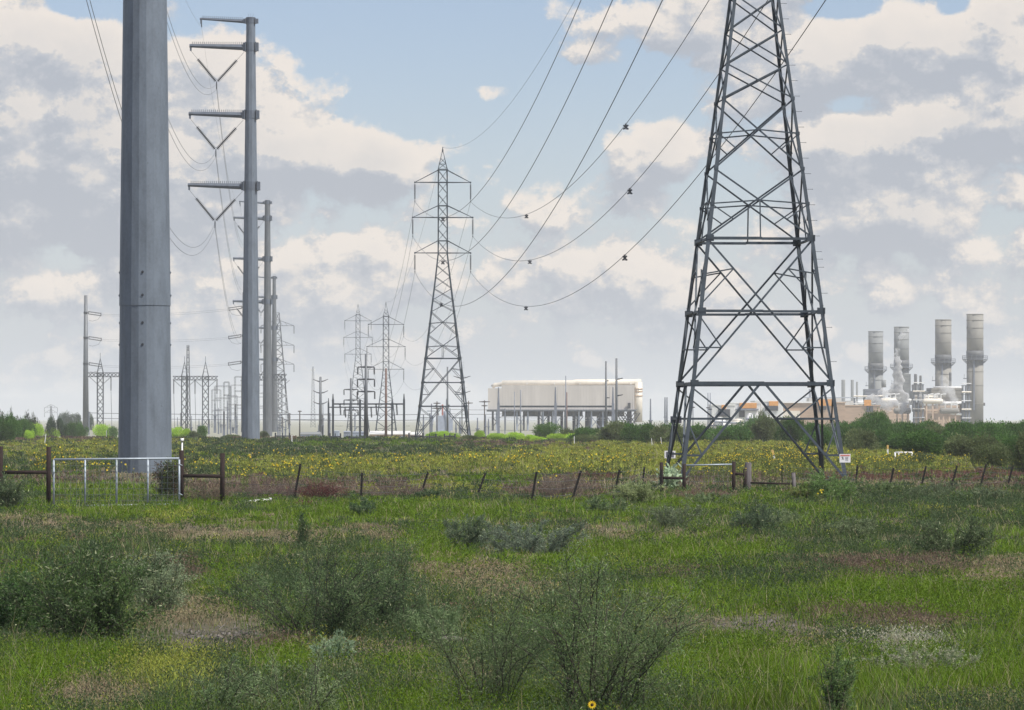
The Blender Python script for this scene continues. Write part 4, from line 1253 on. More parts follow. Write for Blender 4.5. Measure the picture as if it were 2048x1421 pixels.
# far hazy unit
for px, ty, w, lb in ((1686.5, 760, 7.5, 'leftmost and widest'), (1704.5, 760, 6, 'middle'), (1714, 764, 4, 'rightmost and thinnest')):
    s = 2.9; x, y = X(px, s), Y(s); zb = float(gz(x, y)); H = Z(ty, s) - zb; r = w / s / 2
    t = thing('distant_stack', 'ghostly far stack in the haze, %s of three beside the near pylon' % lb, 'chimney', (x, y, zb), 0, 'far hazy stacks')
    mb = MB(); mb.rev((0, 0, 0), (0, 0, H), [(0, r * .8), (.45, r * .8), (.46, r), (.97, r), (.98, r * 1.06), (1, r * 1.06)], 16); mb.build('flue', M['stack'], t, True)
    mb = MB(); mb.tube([(0, 0, H * .5), (0, 0, H * .5 + .3)], r * 1.8, 16); mb.build('platform', M['midsteel'], t)
s = 3.2
t = thing('distant_plant_block', 'ghostly far plant block in the haze behind the right leg of the near pylon', 'plant building', (X(1650, s), Y(s), float(gz(X(1650, s), Y(s)))))
mb = MB(); mb.box((0, 10, 8), (64 / s, 20, 16.5)); mb.box((18, 10, 7), (20, 16, 15)); mb.build('wall', M['panel'], t)
mb = MB(); mb.box((-9, 6, 17.5), (1.2, 1.2, 9)); mb.build('mast', M['midsteel'], t)
mb = MB(); mb.box((2, 10, 16.6), (30, 18, .5)); mb.build('roof', M['equip'], t)

# steam from the plant
def steam(px, s, blobs, label, dens, seed):
    x, y = X(px, s), Y(s)
    m = bpy.data.materials.new('steam_' + str(seed)); m.use_nodes = True
    nt = m.node_tree; nt.nodes.clear(); N, L = nt.nodes.new, nt.links.new
    v = N('ShaderNodeVolumePrincipled'); o = N('ShaderNodeOutputMaterial'); v.inputs['Color'].default_value = (.97, .97, .97, 1)
    g = N('ShaderNodeTexCoord'); n = N('ShaderNodeTexNoise'); n.inputs['Scale'].default_value = .28; n.inputs['Detail'].default_value = 5
    L(g.outputs['Object'], n.inputs['Vector'])
    r = N('ShaderNodeMapRange'); r.inputs['From Min'].default_value = .44; r.inputs['From Max'].default_value = .62; r.inputs['To Max'].default_value = dens
    L(n.outputs[0], r.inputs['Value']); L(r.outputs[0], v.inputs['Density']); L(v.outputs[0], o.inputs['Volume'])
    m.cycles.volume_step_rate = 1.0 if hasattr(m.cycles, 'volume_step_rate') else 1.0
    import bmesh
    bm = bmesh.new()
    mbl = bpy.data.metaballs.new('tmp') if False else None
    for (bx, by, r_) in blobs:
        c = Vector((X(bx, s) - x, -3, Z(by, s)))
        ret = bmesh.ops.create_icosphere(bm, subdivisions=3, radius=r_ / s)
        for vv in ret['verts']:
            d = vv.co.normalized(); vv.co = vv.co * (1 + .25 * math.sin(d.x * 5 + bx) * math.sin(d.z * 6 + by)) ; vv.co.y *= .8; vv.co += c
    me = bpy.data.meshes.new('steam_plume'); bm.to_mesh(me); bm.free(); me.materials.append(m)
    ob = link(bpy.data.objects.new('steam_plume', me)); ob.location = (x, y, 0)
    rm = ob.modifiers.new('fuse', 'REMESH'); rm.mode = 'VOXEL'; rm.voxel_size = .45
    props(ob, label, 'steam', None, 'stuff')


steam(1797, 5.3, [(1813, 662, 5), (1806, 668, 7), (1800, 676, 6), (1797, 688, 6), (1794, 700, 6), (1792, 712, 7), (1794, 724, 8), (1795, 736, 9), (1793, 748, 10), (1797, 760, 11), (1793, 772, 13), (1790, 786, 15), (1802, 797, 16)],
      'white steam wisp climbing in front of the second exhaust stack', 2.6, 1)
steam(1890, 5.9, [(1885, 760, 10), (1890, 772, 14), (1893, 786, 16), (1880, 800, 18), (1902, 803, 16), (1862, 812, 14)], 'thin pale steam drifting before the third stack and boiler', .45, 2)
steam(1770, 5.6, [(1740, 800, 12), (1756, 806, 14), (1775, 812, 15), (1798, 812, 16), (1820, 808, 13), (1845, 800, 14), (1765, 790, 12)], 'low steam bank over the pipes below the two left stacks', 1.2, 3)

# ------------------------------------------------------------------ fences, gates, stakes
def base_s(by, zb=None): return (by - HY) / CH


def place(px, by):
    s = base_s(by); x, y = X(px, s), Y(s)
    return x, y, float(gz(x, y)), s


# left pipe gate
def pipe_gate(xl, xr, ty, by, s, name, label, posts=4, cell=.15, fr=.028, fullframe=True, endmat='gate'):
    x0, x1 = X(xl, s), X(xr, s); y = Y(s); cx = (x0 + x1) / 2; z1 = Z(ty, s); z0 = Z(by, s)
    t = thing(name, label, 'gate', (cx, y, 0))
    w = (x1 - x0) / 2
    mb = MB(); mb.tube([(-w, 0, z1), (w, 0, z1 + .03)], fr, 8); mb.build('top_rail', M[endmat], t, True)
    if fullframe:
        mb = MB(); mb.tube([(-w, 0, z0), (w, 0, z0 + .05)], fr, 8); mb.build('bottom_rail', M[endmat], t, True)
    k = posts if fullframe else 1
    for i in range(k + 1):
        f = i / k; mb = MB(); xx = -w + 2 * w * f
        mb.tube([(xx, 0, z0), (xx, 0, z1)], fr * .95, 8); mb.build('upright', M[endmat], t, True)
    mb = MB()
    n = int(2 * w / cell); m = int((z1 - z0) / cell)
    for i in range(1, n): mb.bar((-w + 2 * w * i / n, -.03, z0), (-w + 2 * w * i / n, -.03, z1), .0065)
    for j in range(1, m): mb.bar((-w, -.036, z0 + (z1 - z0) * j / m), (w, -.036, z0 + (z1 - z0) * j / m), .0065)
    mb.build('wire_mesh', M['mesh'], t)
    if fullframe:
        mb = MB(); mb.tube([(w - .02, -.02, z1 - .12), (w + .09, -.02, z1 - .16)], .014, 6); mb.tube([(w - .02, -.02, z0 + .35), (w + .09, -.02, z0 + .3)], .014, 6); mb.build('hinge', M[endmat], t, True)
        mb = MB(); mb.tube([(-w - .06, -.03, z1 - .28), (-w - .02, -.05, z1 - .46), (-w + .02, -.03, z1 - .34)], .012, 6); mb.build('chain', M['dark'], t, True)
    return t


pipe_gate(107.5, 358.5, 919.5, 1013, 74.6, 'pipe_gate', 'galvanised tubular gate with wire mesh in front of the massive pole', 4)
pipe_gate(1369, 1466, 931, 985, 61.5, 'pipe_gate', 'low mesh gate with one pale top rail beneath the near pylon', 1, .15, .024, False)


def brace(pa, pb, rail, s, label, r=.065):
    """H-brace of rusty pipe: pa, pb = (px, top, bottom)"""
    cx = X((pa[0] + pb[0]) / 2, s); y = Y(s)
    t = thing('pipe_brace', label, 'fence', (cx, y, 0), 0, 'rusty pipe H-braces of the fence')
    for (px, ty, by) in (pa, pb):
        mb = MB(); x = X(px, s) - cx; lean = rnd.uniform(-.01, .01)
        mb.tube([(x, 0, Z(by, s) - .15), (x + lean, 0, Z(ty, s))], r, 12); mb.build('post', M['rust'], t, True)
    mb = MB(); mb.tube([(X(pa[0], s) - cx, 0, Z(rail[0], s)), (X(pb[0], s) - cx, 0, Z(rail[1], s))], r * .8, 10); mb.build('rail', M['rust'], t, True)
    return t


brace((1, 893, 1012), (97, 894, 1010), (945, 945), 73, 'rusty pipe brace at the far left edge, ending at the left gate')
brace((363, 901, 1003), (444.5, 907, 1002), (952, 953), 73, 'rusty pipe brace right of the left gate')
brace((1323, 925, 992), (1368, 928, 990), (956, 957), 62, 'rusty pipe brace left of the mesh gate below the near pylon', .06)
brace((1467.5, 923.5, 988), (1490, 938, 975), (948, 949), 62, 'short rusty pipe brace leaning against the thick wooden post', .06)
x, y, z, s = place(1497, 985)
mb = MB(); s = 61; mb.rev((X(1496, s), Y(s) + .3, -.2), (X(1497.5, s), Y(s) + .3, Z(925.5, s)), [(0, .125), (.5, .118), (.97, .11), (1, .09)], 12)
props(mb.build('wooden_post', M['wood'], None, True), 'thick weathered wooden post right of the mesh gate', 'post')
s = 62
t = thing('pipe_brace', 'low thin pipe rail running from the wooden post to a grey corner post', 'fence', (X(1545, s), Y(s), 0), 0, 'rusty pipe H-braces of the fence')
mb = MB(); mb.tube([(X(1501, s) - X(1545, s), 0, Z(966, s)), (X(1586, s) - X(1545, s), -.2, Z(968, s))], .03, 8); mb.build('rail', M['rust'], t, True)
mb = MB(); mb.tube([(X(1588.5, s) - X(1545, s), -.2, Z(1003, s)), (X(1586, s) - X(1545, s), -.2, Z(946, s))], .06, 8); mb.build('corner_post', M['wood'], t, True)


def tpost_mb(h, lean, ly=0.0):
    mb = MB(); top = Vector((lean, ly, h))
    mb.bar((0, 0, -.3), top, .062, .014, up=(0, 1, 0)); mb.bar((0, .025, -.3), top + Vector((0, .02, 0)), .012, .045, up=(0, 1, 0))
    for i in range(int(h / .06)):
        c = Vector((0, -.01, 0)).lerp(top + Vector((0, -.01, 0)), i * .06 / h); mb.box(c, (.016, .02, .02))
    return mb


def wire_fence(posts, label, scale_s=None, nw=4):
    """posts: (px_top, top, px_base, base)"""
    p0 = posts[0]; t = None; heads = []
    for (xt, ty, xb, by) in posts:
        s = base_s(by + 6) if scale_s is None else scale_s(xb)
        x, y = X(xb, s), Y(s); z = Z(by, s)
        if t is None: t = thing('wire_fence', label, 'fence', (x, y, 0))
        ox, oy = t.location.x, t.location.y
        h = (by - ty) / s; lean = (xt - xb) / s
        o = tpost_mb(h, lean, rnd.uniform(-.05, .05)).build('t_post', M['tpost'], t)
        o.location = (x - ox, y - oy, z)
        heads.append((Vector((x - ox, y - oy, z)), Vector((lean, 0, h))))
    for k in range(nw):
        f = .95 - k * .24; mb = MB()
        pts = []
        for (a, b), (a2, b2) in zip(heads, heads[1:]):
            p, q = a + b * f, a2 + b2 * f
            pts += [p.lerp(q, i / 6) - Vector((0, 0, .05 * 4 * (i / 6) * (1 - i / 6))) for i in range(6)]
        pts.append(heads[-1][0] + heads[-1][1] * f)
        mb.tube(pts, .004, 4)
        mb.build('barbed_wire', M['wire'], t)
    return t


wire_fence([(444, 925, 444, 1000), (601, 928, 584, 1003), (724, 946, 721, 998), (856, 945, 836, 987), (971, 946, 949, 988), (1073, 944, 1060, 1004), (1162, 942, 1137, 1003), (1239, 940, 1222, 1000), (1289, 934, 1283, 972), (1323, 940, 1321, 985)],
           'barbed wire fence on leaning dark posts between the left brace and near pylon')
wire_fence([(1564, 929, 1564, 968), (1645, 934, 1641, 981), (1715, 931, 1710, 972), (1787, 936, 1775, 978), (1852, 933, 1838, 976), (1914, 932, 1897, 977), (1972, 929, 1956, 974), (2025, 934, 2011, 971), (2090, 934, 2075, 972)],
           'barbed wire fence on right-leaning dark posts running to the right edge')


def stake(px, ty, by, lean, label, w=.07, orange=False, matk='pvc', s=None, name='survey_stake'):
    s = s or base_s(by); x, y = X(px, s), Y(s); zb = Z(by, s)
    t = thing(name, label, 'stake', (x, y, zb), 0, 'white marker stakes in the field')
    h = (by - ty) / s
    mb = MB(); mb.bar((0, 0, -.2), (lean / s, 0, h), w, w * .5, up=(0, 1, 0)); mb.build('shaft', M[matk], t)
    if orange:
        d = Vector((lean / s, 0, h)); mb = MB(); mb.bar(d * .72, d * 1.12, w * 1.25, w * .7, up=(0, 1, 0)); mb.build('painted_tip', M['tip'], t)
    return t


stake(89, 868, 887, 3, 'white stake leaning in the flowers above the left pipe brace')
stake(213, 861, 879, 0, 'white stake left of the massive pole', .06)
stake(584.5, 871, 889, -1, 'short white stake at the foot of the slim steel poles', .09)
stake(1148.5, 873, 892, 0, 'pale yellow stake in front of the right bushes left end', .06)
stake(1305, 877, 893, -2, 'left one of two white stakes left of the near pylon', .05)
stake(1324, 875, 892, -2.5, 'right one of two white stakes left of the near pylon', .05)
stake(1553, 903, 928, -8, 'white board stake with orange flag leaning inside the near pylon', .10, True, 'white')
stake(1775.5, 893, 913, 0, 'white post with a yellow-orange top right of the near pylon', .10, True, 'white')
s = 72
t = thing('vent_pipe', 'white capped plastic pipe standing behind the right post of the left gate', 'pipe', (X(364.2, s), Y(s) + .01, 0))
mb = MB(); mb.tube([(0, 0, 0), (0, 0, Z(882, s))], .022, 8); mb.build('riser', M['pvc'], t, True)
mb = MB(); mb.tube([(0, 0, Z(883, s)), (0, 0, Z(877, s))], .05, 8); mb.tube([(0, 0, Z(879, s)), (.0, -.08, Z(882, s))], .03, 8); mb.build('cap', M['white'], t, True)
s = 73
mb = MB(); x0 = X(488, s); mb.tube([(x0, Y(s), .10), (X(512, s), Y(s) + .6, .14), (X(536, s), Y(s) + 1.3, .17)], .045, 8)
props(mb.build('plastic_pipe', M['pvc'], None, True), 'length of white plastic pipe lying on the grass right of the left gate', 'pipe')
s = 36
t = thing('guard_frame', 'low white pipe frame in the yellow flowers right of the near pylon', 'guard rail', (X(1807, s), Y(s), 0))
for px in (1790, 1798, 1811, 1824):
    mb = MB(); mb.tube([(X(px, s) - X(1807, s), 0, 0), (X(px, s) - X(1807, s), 0, Z(905, s))], .045, 8); mb.build('upright', M['white'] if px != 1811 else M['equip'], t, True)
mb = MB(); mb.tube([(X(1790, s) - X(1807, s), 0, Z(905.5, s)), (X(1824.5, s) - X(1807, s), 0, Z(905.5, s))], .045, 8); mb.build('top_rail', M['white'], t, True)
# pipe corral pieces at the crest
for k, (x0, x1, ty, by, lb) in enumerate(((551, 579, 866, 877, 'low dark pipe fence at the foot of the slim steel poles'), (660, 681, 867, 878, 'low dark pipe fence below the H-frames'), (699, 730, 872, 878, 'low dark pipe fence left of the stout steel pole'),
                                          (818, 846, 866, 877, 'low dark pipe fence at the left leg of the second pylon'), (846, 872, 868, 878, 'low dark pipe fence inside the second pylon'), (889, 910, 868, 876, 'low dark pipe fence before the lime bushes'))):
    s = 17.6; cx = X((x0 + x1) / 2, s); zb = float(gz(cx, Y(s)))
    t = thing('pipe_fence', lb, 'fence', (cx, Y(s), zb))
    for px in (x0, (x0 + x1) / 2, x1):
        mb = MB(); mb.tube([(X(px, s) - cx, 0, 0), (X(px, s) - cx, 0, Z(ty, s) - zb)], .09 if px != (x0 + x1) / 2 else .05, 8); mb.build('post', M['dark'], t)
    mb = MB(); mb.tube([(X(x0, s) - cx, 0, Z((ty * .4 + by * .6), s) - zb), (X(x1, s) - cx, 0, Z((ty * .4 + by * .6), s) - zb)], .07, 8); mb.build('rail', M['dark'], t)

# signs on the near pylon
def sign(px, py, w, h, s, label, front=True):
    x, y = X(px, s), Y(s); t = thing('warning_sign', label, 'sign', (x, y, Z(py, s)), 0, 'warning signs on the near pylon')
    W, H = w / s, h / s
    mb = MB(); mb.box((0, 0, 0), (W, .012, H)); mb.build('plate', M['sign_white'] if front else M['sign_white'], t)
    if not front:
        mb = MB(); mb.box((0, -.012, .0), (W * .7, .008, H * .72)); mb.build('bare_back', M['sign_back'], t); return t
    mb = MB(); mb.box((0, -.009, H * .33), (W * .86, .005, H * .17)); mb.build('red_header', M['sign_red'], t)
    mb = MB()      # falling figure with a bolt, then the lines of text
    mb.bar((-W * .22, -.010, -.02 * 1), (-W * .20, -.010, H * .14), W * .05, .005, up=(0, 1, 0))
    mb.bar((-W * .20, -.010, -.0), (-W * .28, -.010, -H * .18), W * .04, .005, up=(0, 1, 0)); mb.bar((-W * .20, -.010, 0), (-W * .12, -.010, -H * .15), W * .04, .005, up=(0, 1, 0))
    mb.bar((-W * .32, -.010, H * .12), (-W * .13, -.010, H * .04), W * .03, .005, up=(0, 1, 0)); mb.box((-W * .21, -.010, H * .17), (W * .05, .005, H * .06))
    mb.build('pictogram', M['sign_black'], t)
    mb = MB()
    for r_, q in ((.10, .34), (.0, .34), (-.10, .34), (-.24, .30)):
        xx = W * .02
        for wd in (.10, .06, .12):
            mb.box((xx + W * wd / 2, -.010, H * r_), (W * wd * .85, .004, H * .035)); xx += W * wd
    mb.build('small_print', M['sign_black'], t)
    return t


sign(1690, 917, 22, 17, 51.6, 'white warning sign with red heading on the right leg of the near pylon')
sign(1340, 909.5, 22, 15, 46.8, 'pale sign plate fixed on the far left leg of the near pylon', False)
s = 49.0
mb = MB(); mb.box((X(1352, s), Y(s), Z(840, s)), (22 / s, .02, 14 / s)); props(mb.build('number_plate', M['sign_back'], None), 'dark blank plate high on the left leg of the near pylon', 'sign')

# ------------------------------------------------------------------ field vegetation
PAL = {'G': (.130, .215, .016), 'D': (.085, .125, .042), 'T': (.34, .285, .17), 'B': (.20, .145, .105), 'R': (.185, .100, .075),
       'S': (.085, .07, .058), 'O': (.31, .34, .06), 'W': (.42, .42, .30)}
KEYS = list(PAL)
HGT = {'G': 1.1, 'D': 1.05, 'T': .55, 'B': .8, 'R': .9, 'S': .22, 'O': 1.15, 'W': 1.0}
DEN = {'G': 1.25, 'D': 1.0, 'T': .85, 'B': .8, 'R': 1.0, 'S': .10, 'O': 1.1, 'W': .9}
# cover of the field: where the lush, dry, bare and brown patches lie (photo column, row, half sizes)
PATCH = [(290, 950, 90, 9, 'T', 3.0), (300, 962, 90, 10, 'S', 1.5), (250, 1030, 190, 14, 'G', 1.6), (620, 1040, 200, 22, 'G', 1.5), (870, 1030, 160, 20, 'G', 1.4), (480, 1068, 160, 18, 'T', 1.8), (60, 1050, 120, 16, 'T', .8), (350, 1040, 60, 12, 'O', .9),
         (890, 1100, 50, 40, 'G', 1.6), (1300, 1022, 300, 18, 'G', 1.0), (1270, 1115, 260, 32, 'G', 2.3), (1440, 1100, 90, 34, 'G', 1.8), (1230, 1072, 90, 14, 'T', 1.6), (1400, 1070, 60, 10, 'T', 1.2), (1500, 1062, 60, 10, 'R', .6),
         (960, 1150, 130, 28, 'T', 1.9), (760, 1060, 60, 14, 'T', .9), (440, 1160, 40, 30, 'G', 1.3), (380, 1150, 40, 25, 'B', .8), (1300, 1150, 60, 18, 'T', .9), (1340, 1160, 90, 14, 'B', .8),
         (1700, 1080, 260, 40, 'D', 1.0), (1640, 1050, 150, 24, 'G', .7), (1800, 1060, 120, 16, 'T', .8), (2000, 1090, 90, 30, 'G', 1.2), (1640, 1120, 160, 16, 'T', 1.3), (1800, 1145, 180, 22, 'B', 1.3), (1980, 1155, 110, 26, 'T', 1.9),
         (1760, 1200, 330, 38, 'G', 2.2), (1560, 1170, 120, 24, 'D', 1.2), (1520, 1245, 220, 28, 'S', 2.2), (1820, 1240, 90, 20, 'B', 1.5), (1650, 1230, 80, 16, 'B', 1.3), (1960, 1245, 60, 14, 'B', .8), (1400, 1260, 70, 20, 'T', .9),
         (2040, 1290, 90, 60, 'G', 1.5), (1460, 1330, 130, 40, 'G', 2.2), (1760, 1370, 260, 40, 'G', 1.6), (1960, 1395, 130, 26, 'T', 1.2), (1850, 1300, 120, 14, 'W', .9), (1600, 1300, 60, 20, 'T', .5),
         (420, 1264, 150, 32, 'S', 2.8), (170, 1280, 90, 20, 'S', 2.6), (40, 1262, 70, 18, 'S', 1.3), (540, 1283, 60, 10, 'B', 1.1), (760, 1300, 130, 20, 'T', .9), (900, 1285, 70, 12, 'S', 1.4), (840, 1250, 60, 24, 'D', 1.1), (370, 1220, 90, 24, 'T', 1.4),
         (100, 1330, 110, 34, 'G', 1.4), (20, 1400, 60, 40, 'G', 1.8), (190, 1395, 90, 30, 'T', 1.3), (320, 1350, 90, 36, 'O', .9), (220, 1330, 60, 20, 'G', 1.0), (570, 1340, 60, 30, 'G', 1.9), (870, 1410, 220, 22, 'G', 2.0), (680, 1400, 120, 24, 'D', 1.0), (800, 1330, 90, 20, 'G', .9), (960, 1350, 70, 24, 'T', .8),
         (170, 958, 90, 10, 'B', 1.4), (200, 985, 100, 14, 'G', 2.2), (500, 970, 130, 15, 'B', 1.9), (420, 990, 60, 14, 'B', 1.4), (640, 985, 60, 16, 'R', 1.6), (770, 975, 110, 14, 'B', 1.5), (900, 975, 120, 12, 'O', .9), (980, 965, 90, 10, 'G', 1.4), (1120, 980, 90, 18, 'B', 1.9), (1180, 955, 110, 10, 'R', .9),
         (1260, 960, 70, 10, 'T', .9), (1420, 962, 90, 14, 'B', 1.9), (1560, 955, 80, 10, 'B', 1.2), (1540, 975, 90, 10, 'T', .9), (1730, 955, 60, 7, 'R', 1.0), (1900, 950, 220, 10, 'R', 1.3), (1800, 968, 120, 10, 'T', 1.1), (1980, 975, 120, 10, 'B', 1.2), (1500, 1005, 160, 14, 'G', .9), (1850, 1005, 200, 12, 'D', 1.2),
         (200, 895, 240, 16, 'O', .8), (560, 900, 200, 10, 'D', 1.3), (640, 935, 180, 16, 'O', 1.5), (860, 905, 160, 9, 'D', 1.6), (760, 890, 200, 6, 'G', 1.0), (1080, 925, 260, 20, 'O', 1.9), (1040, 893, 150, 8, 'B', 1.0), (1500, 915, 330, 24, 'O', 3.0), (1800, 925, 150, 16, 'O', 2.0), (1300, 895, 120, 8, 'O', 1.2),
         (100, 878, 120, 6, 'B', 1.1), (520, 876, 90, 4, 'B', .9), (400, 950, 60, 8, 'D', .8), (900, 945, 200, 12, 'T', .6)]


def cover(x, y):
    """weights of the cover classes at ground points -> (n, classes)"""
    px = 1024 + F * x / y; py = HY + CH * F / y
    W = np.zeros((len(x), len(KEYS)))
    n1 = fbm(x / 3.1 + 3, y / 6.5 + 8, 4); n2 = fbm(x / 2.2 + 60, y / 5.0 + 20, 4); n3 = fbm(x / 1.3 + 90, y / 3.0 + 70, 3)
    W[:, KEYS.index('D')] = .90 + 2.0 * np.clip(n1 - .45, 0, 1)
    W[:, KEYS.index('G')] = .35 + 3.5 * np.clip(n2 - .50, 0, 1)
    W[:, KEYS.index('T')] = .25 + 4.0 * np.clip(.45 - n2, 0, 1)
    W[:, KEYS.index('B')] = .05 + 3.0 * np.clip(n3 - .62, 0, 1)
    W[:, KEYS.index('O')] = .20
    jx = (fbm(x / 1.1, y / 2.5 + 33, 3) - .5) * 1.5; jy = (fbm(x / 1.1 + 50, y / 2.5, 3) - .5) * 1.5
    for (a, b, rx, ry, k, w) in PATCH:
        d = ((px - a) / rx + jx) ** 2 + ((py - b) / ry + jy) ** 2
        W[:, KEYS.index(k)] += 3.0 * w * np.exp(-d * 1.1)
    W = W ** 2.0
    return W / W.sum(1, keepdims=True)


def pick(W, r):
    return (np.cumsum(W, 1) > r[:, None]).argmax(1)


PALA = np.array([PAL[k] for k in KEYS]); HGA = np.array([HGT[k] for k in KEYS]); DNA = np.array([DEN[k] for k in KEYS])


def sample_ground(n, d0, d1, power=1.0):
    """points in the widening strip in front of the lens, denser close by"""
    u = rng.random(n)
    if power == 1.0: y = d0 * (d1 / d0) ** u           # density ~ 1/d^2 over the strip
    else: y = (d0 ** (1 - power) + u * (d1 ** (1 - power) - d0 ** (1 - power))) ** (1 / (1 - power))
    x = (rng.random(n) * 2 - 1) * (y * .148 + 3.2)
    return x, y


def blades(x, y, z, h, w, lean, az, col, tip_mul=1.15):
    """curved two-segment blades: 2 quads each -> unshared corners"""
    n = len(x)
    rot = rng.random(n) * np.pi
    wx, wy = np.cos(rot) * w / 2, np.sin(rot) * w / 2
    lx, ly = np.cos(az) * lean, np.sin(az) * lean
    B = np.stack([x, y, z], 1)
    mid = B + np.stack([lx * .3, ly * .3, h * .58], 1); top = B + np.stack([lx, ly, h], 1)
    wv = np.stack([wx, wy, np.zeros(n)], 1)
    q1 = np.stack([B - wv, B + wv, mid + wv * .8, mid - wv * .8], 1)
    q2 = np.stack([mid - wv * .8, mid + wv * .8, top + wv * .12, top - wv * .12], 1)
    V = np.concatenate([q1, q2], 1).reshape(-1, 3)
    C = np.repeat(col, 8, 0).reshape(n, 8, 3).copy()
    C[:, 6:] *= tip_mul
    return V, C.reshape(-1, 3)


def jitter(col, a=.18, h=.06):
    n = len(col)
    return col * (1 + (rng.random((n, 1)) - .5) * 2 * a) * (1 + (rng.random((n, 3)) - .5) * 2 * h)


def grass_layer(n_tufts, per, d0, d1, hbase, wbase, spread):
    x, y = sample_ground(n_tufts, d0, d1)
    W = cover(x, y); k = pick(W, rng.random(n_tufts))
    keep = rng.random(n_tufts) < DNA[k] / 1.25
    x, y, k = x[keep], y[keep], k[keep]
    tc = jitter(PALA[k], .22, .05) * (.55 + .85 * fbm(x / .7 + 11, y / 1.3 + 3, 3))[:, None]
    hh = hbase * HGA[k] * (.6 + .8 * rng.random(len(x))) * (.55 + .9 * fbm(x / 1.7 + 5, y / 1.7, 2))
    X_ = np.repeat(x, per); Y_ = np.repeat(y, per); C_ = np.repeat(tc, per, 0); H_ = np.repeat(hh, per); n = len(X_)
    sc_ = Y_ / d0 if spread > 0 else 1
    sp = abs(spread) * (Y_ / d0) ** .5
    a = rng.random(n) * 2 * np.pi; r = np.sqrt(rng.random(n)) * sp
    X_ = X_ + np.cos(a) * r; Y2 = Y_ + np.sin(a) * r
    H_ = H_ * (.5 + .7 * rng.random(n))
    dry = rng.random(n) < .065
    C_ = jitter(C_, .15, .06); C_[dry] = jitter(np.tile(np.array([[.34, .29, .18]]), (dry.sum(), 1)), .2)
    tall = dry & (rng.random(n) < .25); H_[tall] *= 2.0
    w = wbase * (Y_ / d0) ** .85 * (.7 + .6 * rng.random(n)); w[tall] *= .6
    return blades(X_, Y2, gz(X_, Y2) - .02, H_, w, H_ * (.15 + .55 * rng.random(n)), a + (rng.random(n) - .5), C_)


Vs, Cs = [], []
for args in ((74000, 9, 28, 60, .135, .0048, .075), (40000, 9, 58, 125, .135, .0095, .11), (34000, 7, 120, 480, .17, .024, .24)):
    v, c = grass_layer(*args); Vs.append(v); Cs.append(c)
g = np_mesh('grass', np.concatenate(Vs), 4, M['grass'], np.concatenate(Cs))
props(g, 'rough mixed grass, lush green and dry tan patches, over the whole field', 'grass', kind='stuff')


def rhombs(P, D, ln, wd, col):
    """leaf quads at P pointing along D"""
    n = len(P)
    D = D / np.maximum(np.linalg.norm(D, axis=1, keepdims=True), 1e-6)
    S = np.cross(D, rng.normal(size=(n, 3))); S /= np.maximum(np.linalg.norm(S, axis=1, keepdims=True), 1e-6)
    ln = np.asarray(ln).reshape(-1, 1) * np.ones((n, 1)); wd = np.asarray(wd).reshape(-1, 1) * np.ones((n, 1))
    q = np.stack([P, P + D * ln * .45 + S * wd / 2, P + D * ln, P + D * ln * .45 - S * wd / 2], 1)
    return q.reshape(-1, 3), np.repeat(col, 4, 0)


def weed_layer(n_cl, per, d0, d1, hb, lw):
    x, y = sample_ground(n_cl, d0, d1)
    W = cover(x, y); k = pick(W, rng.random(n_cl))
    nn = fbm(x / 2.6 + 70, y / 4 + 31, 3)
    keep = (rng.random(n_cl) < np.where(np.isin(k, [KEYS.index(q) for q in 'DOBRW']), 1.0, .45)) & (nn > .34) & (k != KEYS.index('S'))
    x, y, k = x[keep], y[keep], k[keep]
    base = PALA[k].copy()
    gg = (k == KEYS.index('D')); base[gg] = base[gg] * (.9, .95, 1.15)
    tc = jitter(base, .2, .05); r0 = (.12 + .2 * rng.random(len(x))) * (y / d0) ** .5; hh = hb * (.4 + rng.random(len(x))) * HGA[k]
    n = len(x) * per
    X_, Y_, R_, H_, C_ = np.repeat(x, per), np.repeat(y, per), np.repeat(r0, per), np.repeat(hh, per), np.repeat(tc, per, 0)
    a = rng.random(n) * 2 * np.pi; rr = np.sqrt(rng.random(n)); f = rng.random(n) ** .7
    zz = f * H_ * np.sqrt(np.clip(1 - rr ** 2 * .7, 0, 1))
    P = np.stack([X_ + np.cos(a) * rr * R_, Y_ + np.sin(a) * rr * R_, gz(X_, Y_) + zz], 1)
    D = np.stack([np.cos(a), np.sin(a), .5 + rng.random(n)], 1) + rng.normal(size=(n, 3)) * .5
    s_ = (Y_ / d0) ** .85
    return rhombs(P, D, lw * s_ * (.7 + .8 * rng.random(n)), lw * .45 * s_, jitter(C_, .2, .05))


Vs, Cs = [], []
for args in ((19000, 72, 28, 62, .20, .020), (6500, 80, 60, 125, .18, .036), (6500, 46, 120, 480, .17, .085)):
    v, c = weed_layer(*args); Vs.append(v); Cs.append(c)
g = np_mesh('weeds', np.concatenate(Vs), 4, M['leaf'], np.concatenate(Cs))
props(g, 'low leafy weeds scattered through the grass', 'weeds', kind='stuff')

